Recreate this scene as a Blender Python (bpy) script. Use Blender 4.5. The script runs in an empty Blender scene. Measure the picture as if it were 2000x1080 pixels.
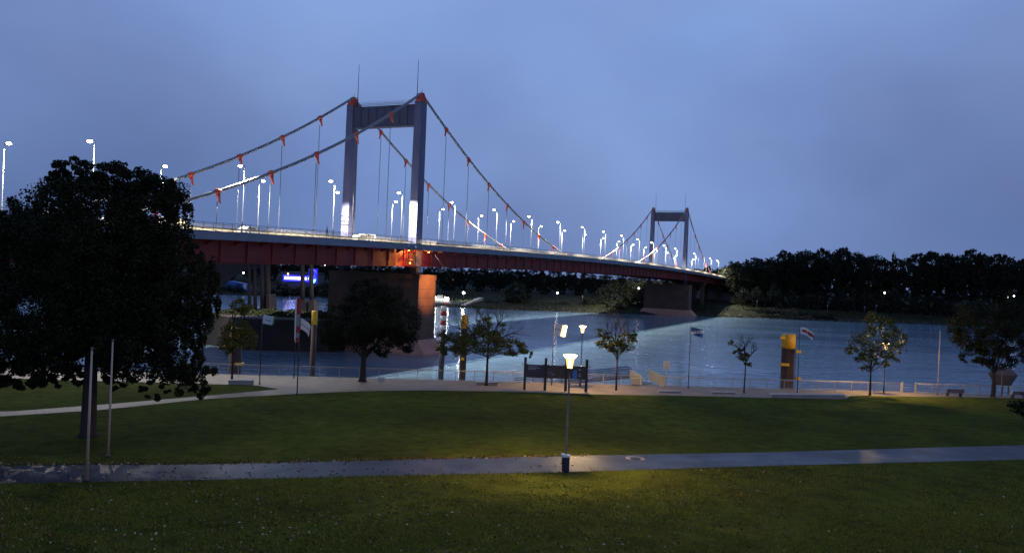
import bpy, math, random
import numpy as np
from mathutils import Vector, Matrix
R = math.radians
rng = np.random.default_rng(7)
random.seed(7)
S = bpy.context.scene
COL = S.collection

# ------------------------------------------------------------------ camera
F, PITCH, ROLL, CH = 1557.0, -0.003526, 0.043238, 19.4
cam = bpy.data.cameras.new("camera"); camo = bpy.data.objects.new("camera", cam); COL.objects.link(camo)
cam.sensor_width = 36; cam.lens = 36*F/2000; cam.clip_start = 0.1; cam.clip_end = 9000
camo.matrix_world = Matrix.Translation((0, 0, CH)) @ Matrix.Rotation(math.pi/2+PITCH, 4, 'X') @ Matrix.Rotation(ROLL, 4, 'Z')
S.camera = camo

# ------------------------------------------------------------------ exposure, sky, sun
S.view_settings.view_transform = 'Standard'; S.view_settings.look = 'None'
S.view_settings.exposure = 0; S.view_settings.gamma = 1; S.view_settings.use_curve_mapping = False
S.cycles.use_denoising = True
S.cycles.sample_clamp_indirect = 4
S.cycles.max_bounces = 5; S.cycles.diffuse_bounces = 2; S.cycles.glossy_bounces = 3; S.cycles.transparent_max_bounces = 6
SUN_EL, SUN_ROT = R(4), R(150)
world = bpy.data.worlds.new("World"); S.world = world; world.use_nodes = True
N, Lk = world.node_tree.nodes, world.node_tree.links
bg = N['Background']; bg.inputs['Strength'].default_value = 0.1
sky = N.new('ShaderNodeTexSky'); sky.sky_type = 'NISHITA'; sky.sun_disc = False
sky.sun_elevation = SUN_EL; sky.sun_rotation = SUN_ROT; sky.dust_density = 0.3; sky.ozone_density = 5
tc = N.new('ShaderNodeTexCoord')
def wn(kind, **kw):
    n = N.new(kind)
    for k, v in kw.items(): setattr(n, k, v)
    return n
mp = wn('ShaderNodeMapping'); mp.inputs['Scale'].default_value = (1.0, 1.0, 1.5); mp.inputs['Location'].default_value = (.35, .2, .1)
Lk.new(tc.outputs['Generated'], mp.inputs['Vector'])
n1 = wn('ShaderNodeTexNoise'); n1.inputs['Scale'].default_value = 2.4; n1.inputs['Detail'].default_value = 4; n1.inputs['Roughness'].default_value = .45; n1.inputs['Distortion'].default_value = .1
Lk.new(mp.outputs[0], n1.inputs['Vector'])
sep = wn('ShaderNodeSeparateXYZ'); Lk.new(tc.outputs['Generated'], sep.inputs[0])
# the overcast is brightest over the middle of the river and dims towards the sides and the horizon
def wmath(op, a, b=None):
    n = N.new('ShaderNodeMath'); n.operation = op
    for i, v in enumerate((a, b)):
        if v is None: continue
        if hasattr(v, 'links'): Lk.new(v, n.inputs[i])
        else: n.inputs[i].default_value = v
    return n.outputs[0]
xx = wmath('MINIMUM', wmath('MULTIPLY', sep.outputs['X'], sep.outputs['X']), .34)
zz = wmath('MINIMUM', wmath('MAXIMUM', sep.outputs['Z'], 0.0), .34)
fac = wmath('ADD', wmath('SUBTRACT', wmath('MULTIPLY', zz, 1.9), wmath('MULTIPLY', xx, 1.6)), .42)
fac = wmath('ADD', fac, wmath('MULTIPLY', wmath('SUBTRACT', n1.outputs['Fac'], .5), 1.45))
n2 = wn('ShaderNodeTexNoise'); n2.inputs['Scale'].default_value = 3.4; n2.inputs['Detail'].default_value = 4; n2.inputs['Roughness'].default_value = .5
Lk.new(mp.outputs[0], n2.inputs['Vector'])
cr = wn('ShaderNodeValToRGB'); cr.color_ramp.elements[0].position = 0; cr.color_ramp.elements[0].color = (.105, .172, .39, 1)
cr.color_ramp.elements[1].position = 1; cr.color_ramp.elements[1].color = (.245, .39, .76, 1)
e = cr.color_ramp.elements.new(.45); e.color = (.165, .252, .53, 1)
Lk.new(fac, cr.inputs[0])
mz = wn('ShaderNodeMapRange'); mz.inputs['From Min'].default_value = .35; mz.inputs['From Max'].default_value = 1
mz.inputs['To Min'].default_value = 9.6; mz.inputs['To Max'].default_value = 6.2
Lk.new(sep.outputs['Z'], mz.inputs['Value'])
tn = wn('ShaderNodeValToRGB'); tn.color_ramp.elements[0].position = .36; tn.color_ramp.elements[0].color = (1, 1, 1, 1); tn.color_ramp.elements[1].position = .66; tn.color_ramp.elements[1].color = (1.02, .95, .92, 1)
Lk.new(n2.outputs['Fac'], tn.inputs[0])
tm = wn('ShaderNodeVectorMath', operation='MULTIPLY'); Lk.new(cr.outputs[0], tm.inputs[0]); Lk.new(tn.outputs[0], tm.inputs[1])
mu = wn('ShaderNodeVectorMath', operation='SCALE'); Lk.new(tm.outputs[0], mu.inputs[0]); Lk.new(mz.outputs[0], mu.inputs['Scale'])
sk = wn('ShaderNodeVectorMath', operation='SCALE'); Lk.new(sky.outputs[0], sk.inputs[0]); sk.inputs['Scale'].default_value = .04
sm = wn('ShaderNodeVectorMath', operation='ADD'); Lk.new(mu.outputs[0], sm.inputs[0]); Lk.new(sk.outputs[0], sm.inputs[1])
Lk.new(sm.outputs[0], bg.inputs['Color'])
sun = bpy.data.lights.new("sun", 'SUN'); sun.energy = .03; sun.angle = R(25); sun.color = (1, .93, .85)
suno = bpy.data.objects.new("sun", sun); COL.objects.link(suno)
sd = Vector((math.sin(SUN_ROT)*math.cos(SUN_EL+.3), math.cos(SUN_ROT)*math.cos(SUN_EL+.3), math.sin(SUN_EL+.3)))
suno.rotation_euler = sd.to_track_quat('Z', 'Y').to_euler()

# ------------------------------------------------------------------ pixel / place helpers (photo is 2000 x 1080)
def ray(px, py):
    a, b = px-1000, py-540; c, s = math.cos(ROLL), math.sin(ROLL)
    X = a*c+b*s; Y = -a*s+b*c; u = X/F; v = -Y/F
    return Vector((u, math.cos(PITCH)-v*math.sin(PITCH), math.sin(PITCH)+v*math.cos(PITCH)))
def gz(y): return 8.5-.0235*(y-45)
def U(px, py):                                  # the point of the park's ground seen at a pixel
    r = ray(px, py); t = (8.5+.0235*45-CH)/(r.z+.0235*r.y); return Vector((0, 0, CH))+t*r
def W(px, py, z=0.0):                           # the point of a level plane seen at a pixel
    r = ray(px, py); return Vector((0, 0, CH))+((z-CH)/r.z)*r
def A(px, py, d):                               # the point at depth d
    r = ray(px, py); return Vector((0, 0, CH))+(d/r.y)*r

# ------------------------------------------------------------------ materials
MATS = {}
def mat(name, col, rough=.6, metal=0.0, var=.0, vscale=3.0, bump=0.0, bscale=20.0, col2=None, emit=None, estr=0, spec=None, coord='Object', stretch=None):
    if name in MATS: return MATS[name]
    m = bpy.data.materials.new(name); m.use_nodes = True; nt = m.node_tree; b = nt.nodes['Principled BSDF']
    b.inputs['Base Color'].default_value = (*col, 1); b.inputs['Roughness'].default_value = rough; b.inputs['Metallic'].default_value = metal
    if spec is not None: b.inputs['Specular IOR Level'].default_value = spec
    tcn = nt.nodes.new('ShaderNodeTexCoord'); src = tcn.outputs[coord]
    if stretch:
        mpn = nt.nodes.new('ShaderNodeMapping'); mpn.inputs['Scale'].default_value = stretch; nt.links.new(src, mpn.inputs[0]); src = mpn.outputs[0]
    if var or col2:
        nz = nt.nodes.new('ShaderNodeTexNoise'); nz.inputs['Scale'].default_value = vscale; nz.inputs['Detail'].default_value = 6; nz.inputs['Roughness'].default_value = .62
        nt.links.new(src, nz.inputs['Vector'])
        rp = nt.nodes.new('ShaderNodeValToRGB'); rp.color_ramp.elements[0].position = .32; rp.color_ramp.elements[1].position = .68
        c1 = tuple(x*(1-var) for x in col); c2 = col2 or tuple(min(1, x*(1+var)) for x in col)
        rp.color_ramp.elements[0].color = (*c1, 1); rp.color_ramp.elements[1].color = (*c2, 1)
        nt.links.new(nz.outputs['Fac'], rp.inputs[0]); nt.links.new(rp.outputs[0], b.inputs['Base Color'])
        ml = nt.nodes.new('ShaderNodeMapRange'); ml.inputs['To Min'].default_value = max(.02, rough-.12); ml.inputs['To Max'].default_value = min(1, rough+.12)
        nt.links.new(nz.outputs['Fac'], ml.inputs[0]); nt.links.new(ml.outputs[0], b.inputs['Roughness'])
    if bump:
        nb = nt.nodes.new('ShaderNodeTexNoise'); nb.inputs['Scale'].default_value = bscale; nb.inputs['Detail'].default_value = 4
        nt.links.new(src, nb.inputs['Vector']); bp = nt.nodes.new('ShaderNodeBump'); bp.inputs['Distance'].default_value = bump
        nt.links.new(nb.outputs['Fac'], bp.inputs['Height']); nt.links.new(bp.outputs[0], b.inputs['Normal'])
    if emit:
        b.inputs['Emission Color'].default_value = (*emit, 1); b.inputs['Emission Strength'].default_value = estr
    MATS[name] = m; return m

M_STEEL = mat('galvanised_steel', (.12, .12, .115), .45, .6, .18, 4, .003, 30)
M_POLE = mat('lamp_pole_paint', (.03, .031, .033), .45, .1, .12, 3)
M_TOWER = mat('pylon_grey_paint', (.095, .10, .18), .5, 0, .26, .5, .01, 3, stretch=(1, 1, .25))
M_FASCIA = mat('fascia_blue_grey', (.13, .15, .21), .5, 0, .14, .3, .005, 2)
M_RED = mat('girder_red_paint', (.17, .014, .012), .55, 0, .3, .3, .01, 2, stretch=(1, 1, .4))
M_SADDLE = mat('saddle_red_paint', (.55, .07, .03), .5, 0, .15, 1)
M_CABLE = mat('cable_grey', (.17, .185, .22), .5, .2, .1, 2)
M_CONC = mat('concrete', (.27, .25, .23), .85, 0, .22, .5, .02, 6)
M_ASPH = mat('asphalt', (.035, .035, .036), .7, 0, .2, 1.5, .006, 40)
M_DARK = mat('dark_steel', (.035, .035, .04), .5, .3, .2, 3)
M_RAIL = mat('railing_paint', (.11, .12, .14), .5, .4, .15, 5)
M_BARK = mat('bark', (.028, .02, .016), .95, 0, .35, 4, .03, 14, stretch=(1, 1, .3))
M_LED = mat('bridge_lamp_lens', (1, 1, 1), .4, emit=(.80, .90, 1.0), estr=45)
M_WARM = mat('park_lamp_glass', (1, .9, .7), .4, emit=(1.0, .62, .18), estr=1500)
M_WARMTOP = mat('park_lamp_reflector', (1, .95, .85), .4, emit=(1.0, .68, .35), estr=9)

# ------------------------------------------------------------------ mesh helpers
ROOTLOC = {}
class MB:
    def __init__(s): s.v = []; s.f = []; s.n = 0; s.smooth = []
    def add(s, V, Fc, smooth=False):
        o = s.n; s.v.extend([tuple(p) for p in V]); s.n += len(V)
        for f in Fc: s.f.append(tuple(i+o for i in f)); s.smooth.append(smooth)
        return s
    def box(s, c, d, rz=0.0, M=None):
        x, y, z = d[0]/2, d[1]/2, d[2]/2
        P = [(-x,-y,-z),(x,-y,-z),(x,y,-z),(-x,y,-z),(-x,-y,z),(x,-y,z),(x,y,z),(-x,y,z)]
        if M is None:
            ca, sa = math.cos(rz), math.sin(rz)
            P = [(c[0]+a*ca-b*sa, c[1]+a*sa+b*ca, c[2]+e) for a, b, e in P]
        else: P = [tuple(M @ Vector(p)+Vector(c)) for p in P]
        return s.add(P, [(0,3,2,1),(4,5,6,7),(0,1,5,4),(1,2,6,5),(2,3,7,6),(3,0,4,7)])
    def tube(s, pts, rad, n=8, cap=True):
        pts = [Vector(p) for p in pts]; m = len(pts)
        if not hasattr(rad, '__len__'): rad = [rad]*m
        V = []; Fc = []
        for i, p in enumerate(pts):
            d = (pts[min(i+1, m-1)]-pts[max(i-1, 0)]).normalized()
            a = d.orthogonal().normalized() if abs(d.z) > .98 else d.cross(Vector((0, 0, 1))).normalized()
            b = d.cross(a)
            for k in range(n):
                t = 2*math.pi*k/n; V.append(p+(a*math.cos(t)+b*math.sin(t))*rad[i])
        for i in range(m-1):
            for k in range(n):
                k2 = (k+1) % n; Fc.append((i*n+k, i*n+k2, (i+1)*n+k2, (i+1)*n+k))
        if cap: Fc.append(tuple(range(n-1, -1, -1))); Fc.append(tuple((m-1)*n+k for k in range(n)))
        return s.add(V, Fc, True)
    def lathe(s, c, prof, n=16):
        V = []; Fc = []
        for r, z in prof:
            for k in range(n):
                t = 2*math.pi*k/n; V.append((c[0]+r*math.cos(t), c[1]+r*math.sin(t), c[2]+z))
        for i in range(len(prof)-1):
            for k in range(n):
                k2 = (k+1) % n; Fc.append((i*n+k, i*n+k2, (i+1)*n+k2, (i+1)*n+k))
        Fc.append(tuple(range(n-1, -1, -1))); Fc.append(tuple((len(prof)-1)*n+k for k in range(n)))
        return s.add(V, Fc, True)
    def prism(s, poly, off):                    # polygon (list of 3d points) extruded by a vector
        off = Vector(off); n = len(poly); P = [Vector(p) for p in poly]; V = P+[p+off for p in P]
        Fc = [tuple(range(n-1, -1, -1)), tuple(range(n, 2*n))]+[(i, (i+1) % n, n+(i+1) % n, n+i) for i in range(n)]
        return s.add(V, Fc)
    def sphere(s, c, r, n=10, m=6):
        return s.lathe(c, [(max(.001, r*math.sin(math.pi*i/m)), -r*math.cos(math.pi*i/m)) for i in range(m+1)], n)
    def xf(s, fn): s.v = [tuple(fn(*p)) for p in s.v]; return s
    def build(s, name, m, parent=None, kind=None, sub=True):
        base = Vector((0, 0, 0))
        if parent is not None and sub: base = ROOTLOC[parent.name]
        me = bpy.data.meshes.new(name)
        me.from_pydata([(p[0]-base[0], p[1]-base[1], p[2]-base[2]) for p in s.v], [], s.f)
        me.polygons.foreach_set('use_smooth', s.smooth)
        if m: me.materials.append(m)
        me.update(); me.validate()
        o = bpy.data.objects.new(name, me); COL.objects.link(o); o.parent = parent
        ROOTLOC[o.name] = base
        if kind: o['kind'] = kind
        return o
def tag(o, label, cat, group=None):
    o['label'] = label; o['category'] = cat
    if group: o['group'] = group
    return o
def thing(name, loc, label=None, cat=None, group=None, rz=0.0):
    o = bpy.data.objects.new(name, None); o.empty_display_size = .3; COL.objects.link(o); o.location = loc; o.rotation_euler.z = rz
    ROOTLOC[o.name] = Vector(loc) if rz == 0 else Vector((0, 0, 0))
    if label: tag(o, label, cat, group)
    return o
def sub(name, parent):                          # an empty part that gathers sub-parts
    o = bpy.data.objects.new(name, None); o.empty_display_size = .3; COL.objects.link(o); o.parent = parent; ROOTLOC[o.name] = ROOTLOC[parent.name]; return o
KIDS = {}
def copy_tree(o, parent=None):
    c = o.copy(); COL.objects.link(c); c.parent = parent
    ROOTLOC[c.name] = ROOTLOC.get(o.name, Vector((0, 0, 0)))
    for ch in list(o.children): copy_tree(ch, c)
    return c
def place(proto, loc, rz=0, scale=1.0, label=None, group=None, first=[set()]):
    if proto.name in first[0]: o = copy_tree(proto)
    else: first[0].add(proto.name); o = proto
    o.location = loc; o.rotation_euler = (0, 0, rz)
    o.scale = (scale,)*3 if not hasattr(scale, '__len__') else scale
    if label: o['label'] = label
    if group: o['group'] = group
    return o
def point(name, loc, watts, col, size=.15, parent=None, spot=None):
    l = bpy.data.lights.new(name, 'SPOT' if spot else 'POINT'); l.energy = watts; l.color = col; l.shadow_soft_size = size
    if spot: l.spot_size = R(spot); l.spot_blend = 1.0
    o = bpy.data.objects.new(name, l); COL.objects.link(o); o.location = loc
    if parent is not None: o.parent = parent
    return o
def ordn(i): return ['first', 'second', 'third', 'fourth', 'fifth', 'sixth', 'seventh', 'eighth', 'ninth', 'tenth', 'eleventh', 'twelfth', 'thirteenth', 'fourteenth', 'fifteenth', 'sixteenth', 'seventeenth', 'eighteenth', 'nineteenth', 'twentieth'][i]

# foliage ---------------------------------------------------------------
def leaf_mat(name, c1, c2, c3=None):
    if name in MATS: return MATS[name]
    m = bpy.data.materials.new(name); m.use_nodes = True; nt = m.node_tree; b = nt.nodes['Principled BSDF']
    b.inputs['Roughness'].default_value = .75; b.inputs['Specular IOR Level'].default_value = .15
    g = nt.nodes.new('ShaderNodeNewGeometry'); rp = nt.nodes.new('ShaderNodeValToRGB')
    rp.color_ramp.elements[0].color = (*c1, 1); rp.color_ramp.elements[1].color = (*c2, 1)
    if c3: e = rp.color_ramp.elements.new(.85); e.color = (*c2, 1); rp.color_ramp.elements[-1].color = (*c3, 1)
    nt.links.new(g.outputs['Random Per Island'], rp.inputs[0]); nt.links.new(rp.outputs[0], b.inputs['Base Color'])
    MATS[name] = m; return m
def quads_mesh(name, P, size, m, parent, flat=.0, kind=None, rr=None, aspect=1.0, base=Vector((0, 0, 0))):
    """P: n x 3 centres; one randomly turned leaf-shaped quad on each"""
    r_ = rr or rng; n = len(P)
    a = r_.normal(size=(n, 3)); a[:, 2] *= (1-flat); a /= np.linalg.norm(a, axis=1)[:, None]
    b = r_.normal(size=(n, 3)); b[:, 2] *= (1-flat); b -= a*(a*b).sum(1)[:, None]; b /= np.linalg.norm(b, axis=1)[:, None]
    s = (size*r_.uniform(.6, 1.35, n))[:, None]
    V = np.empty((n, 4, 3)); V[:, 0] = P-a*s*.5; V[:, 1] = P+b*s*.36*aspect; V[:, 2] = P+a*s*.5; V[:, 3] = P-b*s*.36*aspect
    V = V.reshape(-1, 3)-np.array(base)
    me = bpy.data.meshes.new(name); me.vertices.add(4*n); me.vertices.foreach_set('co', V.ravel())
    me.loops.add(4*n); me.loops.foreach_set('vertex_index', np.arange(4*n)); me.polygons.add(n)
    me.polygons.foreach_set('loop_start', np.arange(0, 4*n, 4)); me.polygons.foreach_set('loop_total', np.full(n, 4)); me.update(calc_edges=True)
    me.materials.append(m); o = bpy.data.objects.new(name, me); COL.objects.link(o); o.parent = parent
    if kind: o['kind'] = kind
    ROOTLOC[o.name] = base
    return o
def crown_points(blobs, n, clump=.22, nclump=40, shell=.5, rr=None):
    r_ = rr or rng; out = []
    vol = np.array([b[3]*b[4]*b[5] for b in blobs])**(2/3); vol /= vol.sum()
    for b, w in zip(blobs, vol):
        k = max(6, int(nclump*w*len(blobs))); c = np.array(b[:3]); rad = np.array(b[3:6])
        d = r_.normal(size=(k, 3)); d /= np.linalg.norm(d, axis=1)[:, None]
        cc = d*(shell+(1-shell)*r_.random(k)**.6)[:, None]
        cs = clump*r_.uniform(.45, 1.25, k); nn = int(n*w); wi = r_.choice(k, nn, p=cs**2/np.sum(cs**2))
        g = r_.normal(size=(nn, 3)); g /= np.linalg.norm(g, axis=1)[:, None]; g *= (r_.random(nn)**.45)[:, None]
        out.append(c+(cc[wi]*.93+g*cs[wi][:, None])*rad)
    return np.concatenate(out)
def branches(mb, p, d, L, r, depth, rr, spread=.6, up=.25, nk=3, shrink=.72, tips=None, seg=3, n=6):
    pts = [p]; rads = [r]; q = p.copy(); dd = d.copy()
    for i in range(seg):
        dd = (dd+Vector([rr.normal()*.09 for _ in range(3)])+Vector((0, 0, up*.12))).normalized(); q = q+dd*(L/seg); pts.append(q.copy()); rads.append(r*(1-.38*(i+1)/seg))
    mb.tube(pts, rads, n if r > .03 else 3, cap=False)
    if tips is not None and depth <= 1: tips.extend(pts[1:])
    if depth == 0: return
    for k in range(nk):
        t = .45+.55*(k+1)/nk; i = min(seg, max(1, round(t*seg))); a = Vector([rr.normal() for _ in range(3)]); a = (a-dd*a.dot(dd)).normalized()
        nd = (dd*(1-spread*.35)+a*spread+Vector((0, 0, up*.3))).normalized()
        branches(mb, pts[i], nd, L*shrink*rr.uniform(.8, 1.15), rads[i]*.68, depth-1, rr, spread, up, nk, shrink, tips, seg, n)

# ================================================================== SETTING
def strip(name, front, back, m, dz, kind='structure', n=60, k=6, parent=None, zf=None):
    def samp(poly, n):
        P = np.array([list(p)[:2] for p in poly]); L = np.r_[0, np.cumsum(np.linalg.norm(np.diff(P, axis=0), axis=1))]
        t = np.linspace(0, L[-1], n); return np.stack([np.interp(t, L, P[:, 0]), np.interp(t, L, P[:, 1])], 1)
    a, b = samp(front, n), samp(back, n); V = []; Fc = []
    for i in range(n):
        for j in range(k+1):
            p = a[i]*(1-j/k)+b[i]*(j/k); V.append((p[0], p[1], (zf(p[0], p[1]) if zf else gz(p[1]))+dz))
    for i in range(n-1):
        for j in range(k): q = i*(k+1)+j; Fc.append((q, q+k+1, q+k+2, q+1))
    return MB().add(V, Fc).build(name, m, parent, kind)
def qy(x): return 87.2+.152*x

def tex_mat(name, build):
    m = bpy.data.materials.new(name); m.use_nodes = True; build(m.node_tree, m.node_tree.nodes['Principled BSDF']); MATS[name] = m; return m
def noise(nt, vec, sc, det=5, ro=.6, dist=0):
    n = nt.nodes.new('ShaderNodeTexNoise'); n.inputs['Scale'].default_value = sc; n.inputs['Detail'].default_value = det
    n.inputs['Roughness'].default_value = ro; n.inputs['Distortion'].default_value = dist; nt.links.new(vec, n.inputs['Vector']); return n.outputs['Fac']
def ramp(nt, fac, stops):
    r = nt.nodes.new('ShaderNodeValToRGB'); r.color_ramp.elements[0].position = stops[0][0]; r.color_ramp.elements[0].color = (*stops[0][1], 1)
    r.color_ramp.elements[1].position = stops[-1][0]; r.color_ramp.elements[1].color = (*stops[-1][1], 1)
    for p, c in stops[1:-1]: e = r.color_ramp.elements.new(p); e.color = (*c, 1)
    nt.links.new(fac, r.inputs[0]); return r.outputs[0]
def mapping(nt, sc, rz=0):
    t = nt.nodes.new('ShaderNodeTexCoord'); m = nt.nodes.new('ShaderNodeMapping'); m.inputs['Scale'].default_value = sc; m.inputs['Rotation'].default_value[2] = rz
    nt.links.new(t.outputs['Object'], m.inputs[0]); return m.outputs[0]
def mixc(nt, a, b, fac, mode='MIX'):
    m = nt.nodes.new('ShaderNodeMix'); m.data_type = 'RGBA'; m.blend_type = mode
    for s, v in ((m.inputs[0], fac), (m.inputs[6], a), (m.inputs[7], b)):
        if hasattr(v, 'links'): nt.links.new(v, s)
        elif isinstance(v, (int, float)): s.default_value = v
        else: s.default_value = (*v, 1)
    return m.outputs[2]
def bumpn(nt, b, h, dist, prev=None):
    n = nt.nodes.new('ShaderNodeBump'); n.inputs['Distance'].default_value = dist; nt.links.new(h, n.inputs['Height'])
    if prev is not None: nt.links.new(prev, n.inputs['Normal'])
    nt.links.new(n.outputs[0], b.inputs['Normal']); return n.outputs[0]

def b_grass(nt, b):
    v = mapping(nt, (1, 1, 1)); big = noise(nt, v, .12, 4, .6); mid = noise(nt, v, 1.1, 6, .7); fine = noise(nt, v, 14, 4, .7)
    c = ramp(nt, big, [(.25, (.046, .050, .011)), (.45, (.064, .076, .014)), (.6, (.078, .098, .016)), (.78, (.125, .118, .025))])
    d = ramp(nt, mid, [(.28, (.5, .46, .4)), (.5, (1, 1, 1)), (.72, (1.45, 1.35, 1.0))])
    c = mixc(nt, c, d, 1.0, 'MULTIPLY'); f = ramp(nt, fine, [(.3, (.6, .6, .6)), (.7, (1.4, 1.4, 1.35))]); c = mixc(nt, c, f, .8, 'MULTIPLY')
    nt.links.new(c, b.inputs['Base Color']); b.inputs['Roughness'].default_value = 1; b.inputs['Specular IOR Level'].default_value = .03
    p = bumpn(nt, b, fine, .08); bumpn(nt, b, mid, .25, p)
M_GRASS = tex_mat('grass_turf', b_grass)
def b_wet(nt, b):
    v = mapping(nt, (1, 1, 1)); big = noise(nt, v, .35, 5, .6); fine = noise(nt, v, 30, 4, .7)
    c = ramp(nt, noise(nt, v, .9, 6, .7), [(.3, (.016, .016, .02)), (.55, (.034, .034, .04)), (.75, (.055, .052, .05))]); f = ramp(nt, fine, [(.35, (.75, .75, .75)), (.65, (1.25, 1.25, 1.25))])
    nt.links.new(mixc(nt, c, f, 1.0, 'MULTIPLY'), b.inputs['Base Color'])
    r = nt.nodes.new('ShaderNodeMapRange'); r.inputs['From Min'].default_value = .35; r.inputs['From Max'].default_value = .65; r.inputs['To Min'].default_value = .34; r.inputs['To Max'].default_value = .5
    nt.links.new(big, r.inputs[0]); nt.links.new(r.outputs[0], b.inputs['Roughness']); b.inputs['Specular IOR Level'].default_value = .30
    bumpn(nt, b, fine, .0012)
M_WET = tex_mat('wet_asphalt', b_wet)
def b_pave(nt, b):
    v = mapping(nt, (1, 1, 1), .15); br = nt.nodes.new('ShaderNodeTexBrick'); nt.links.new(v, br.inputs['Vector'])
    br.inputs['Scale'].default_value = 1.0; br.inputs['Brick Width'].default_value = .6; br.inputs['Row Height'].default_value = .3; br.inputs['Mortar Size'].default_value = .02
    br.inputs['Color1'].default_value = (.27, .195, .125, 1); br.inputs['Color2'].default_value = (.20, .15, .105, 1); br.inputs['Mortar'].default_value = (.07, .055, .04, 1)
    big = noise(nt, v, .5, 5, .65); d = ramp(nt, big, [(.3, (.7, .7, .72)), (.7, (1.2, 1.17, 1.1))])
    nt.links.new(mixc(nt, br.outputs[0], d, 1.0, 'MULTIPLY'), b.inputs['Base Color']); b.inputs['Roughness'].default_value = .62
    bumpn(nt, b, br.outputs['Fac'], -.01)
M_PAVE = tex_mat('clinker_paving', b_pave)
def b_water(nt, b):
    v = mapping(nt, (.5, 1.35, 1), -.12); w1 = noise(nt, v, .32, 2, .45, .6); w2 = noise(nt, v, 1.2, 2, .5, .8)
    b.inputs['Base Color'].default_value = (.105, .112, .10, 1); b.inputs['Roughness'].default_value = .11; b.inputs['IOR'].default_value = 1.33
    c = ramp(nt, noise(nt, mapping(nt, (.3, 1, 1), -.12), .05, 4, .6), [(.3, (.115, .205, .28)), (.7, (.155, .25, .33))]); nt.links.new(c, b.inputs['Base Color'])
    pt = nt.nodes.new('ShaderNodeMapRange'); pt.inputs['From Min'].default_value = .38; pt.inputs['From Max'].default_value = .62; pt.inputs['To Min'].default_value = .25; pt.inputs['To Max'].default_value = 1.6
    nt.links.new(noise(nt, mapping(nt, (.35, 1, 1), -.2), .035, 4, .6, .5), pt.inputs[0]); mm_ = nt.nodes.new('ShaderNodeMath'); mm_.operation = 'MULTIPLY'; nt.links.new(w2, mm_.inputs[0]); nt.links.new(pt.outputs[0], mm_.inputs[1])
    p = bumpn(nt, b, w1, .15); bumpn(nt, b, mm_.outputs[0], .07, p)
M_WATER = tex_mat('river_water', b_water)

# lawn: one sloping sheet up to the quay edge, with paths lying on it
strip('ground', [(-160, -80), (160, -80)], [(-160, qy(-160)), (160, qy(160))], M_GRASS, 0, n=3, k=3)
strip('path', [U(0, 944)+(U(0, 944)-U(2000, 897))*2, U(0, 944), U(400, 937), U(700, 930), U(1100, 921.6), U(1500, 909.5), U(2000, 897), U(2000, 897)*2-U(0, 944)],
      [U(0, 909)+(U(0, 944)-U(2000, 897))*2, U(0, 909), U(400, 907), U(700, 899.5), U(1110, 890), U(1500, 883), U(2000, 869), U(2000, 869)*2-U(0, 909)], M_WET, .008, n=90)
strip('footpath', [(-90, 52)]+[U(*p) for p in [(0, 813), (200, 800), (400, 779), (560, 770)]], [(-90, 55)]+[U(*p) for p in [(0, 805), (200, 790), (400, 773), (548, 759.5)]], M_PAVE, .008, n=50, k=3)
qs = lambda x: Vector((x, qy(x), 0))
x0 = U(548, 759.5).x
strip('promenade', [U(*p) for p in [(556, 770), (700, 764), (840, 762), (1000, 765), (1150, 770), (1400, 774), (1500, 777), (1650, 780)]]+[U(1662, 772), U(1765, 774), U(1900, 776), U(2000, 778), (120, qy(120)-1.4)],
      [qs(x) for x in (U(556, 770).x, -18, -10, 0, 8, 20, 27, 36, 37, 46, 55, 62, 120)], M_PAVE, .012, n=120, k=6)
strip('promenade', [(-120, qy(-120)-5), U(414, 750), U(488, 752.5), U(539, 755), U(556, 770)], [qs(x) for x in (-120, -30, -26, -22, U(556, 770).x)], M_PAVE, .012, n=30, k=4)
# quay edge stone and wall
mb = MB()
for i in range(-20, 21):
    xa, xb = i*7.0, i*7.0+6.99
    V = [(xa, qy(xa)-.0, gz(qy(xa))), (xb, qy(xb), gz(qy(xb)))]
    a, b = Vector(V[0]), Vector(V[1]); nrm = Vector((-.152, 1, 0)).normalized()
    P = [a+Vector((0, 0, .016)), b+Vector((0, 0, .016)), b+nrm*.45+Vector((0, 0, .016)), a+nrm*.45+Vector((0, 0, .016))]
    mb.prism(P, (0, 0, -.35))
mb.build('quay_coping', M_CONC, None, 'structure')
mb = MB(); a, b = Vector((-160, qy(-160)+.2, 0)), Vector((160, qy(160)+.2, 0))
mb.add([(a.x, a.y, gz(a.y)-.36), (b.x, b.y, gz(b.y)-.36), (b.x, b.y+9, -1), (a.x, a.y+9, -1)], [(0, 1, 2, 3)])
mb.build('embankment', M_CONC, None, 'structure')
MB().add([(-1600, 40, 0), (1600, 40, 0), (1600, 760, 0), (-1600, 760, 0)], [(0, 1, 2, 3)]).build('river', M_WATER, None, 'structure')

# far bank terrain
M_FARG = mat('far_meadow', (.018, .021, .009), .95, 0, .35, .06, .3, .4, spec=.1)
M_STONE = mat('bank_stones', (.09, .085, .07), .95, 0, .4, .5, .25, 1.2, spec=.1)
bank = [(-1500, 640), (-400, 520)]+[tuple(W(*p))[:2] for p in [(430, 575), (650, 581), (850, 598), (1040, 607), (1250, 614), (1400, 619), (1500, 622), (1700, 630), (1850, 635), (2000, 640)]]+[(700, 540), (1600, 640)]
bx = [p[0] for p in bank]; by = [p[1] for p in bank]
def bank_y(x): return float(np.interp(x, bx, by))+2.2*math.sin(x*.09)+1.3*math.sin(x*.31+1)
def ter(x, d):
    z = np.interp(d, [-4, 0, 5, 14, 40, 75, 100, 300, 5000], [-1.5, 0, 1.0, 2.1, 4.6, 6.3, 7.0, 8, 8]); return z+.35*math.sin(x*.05+d*.03)*min(1, max(0, d/20))
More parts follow.
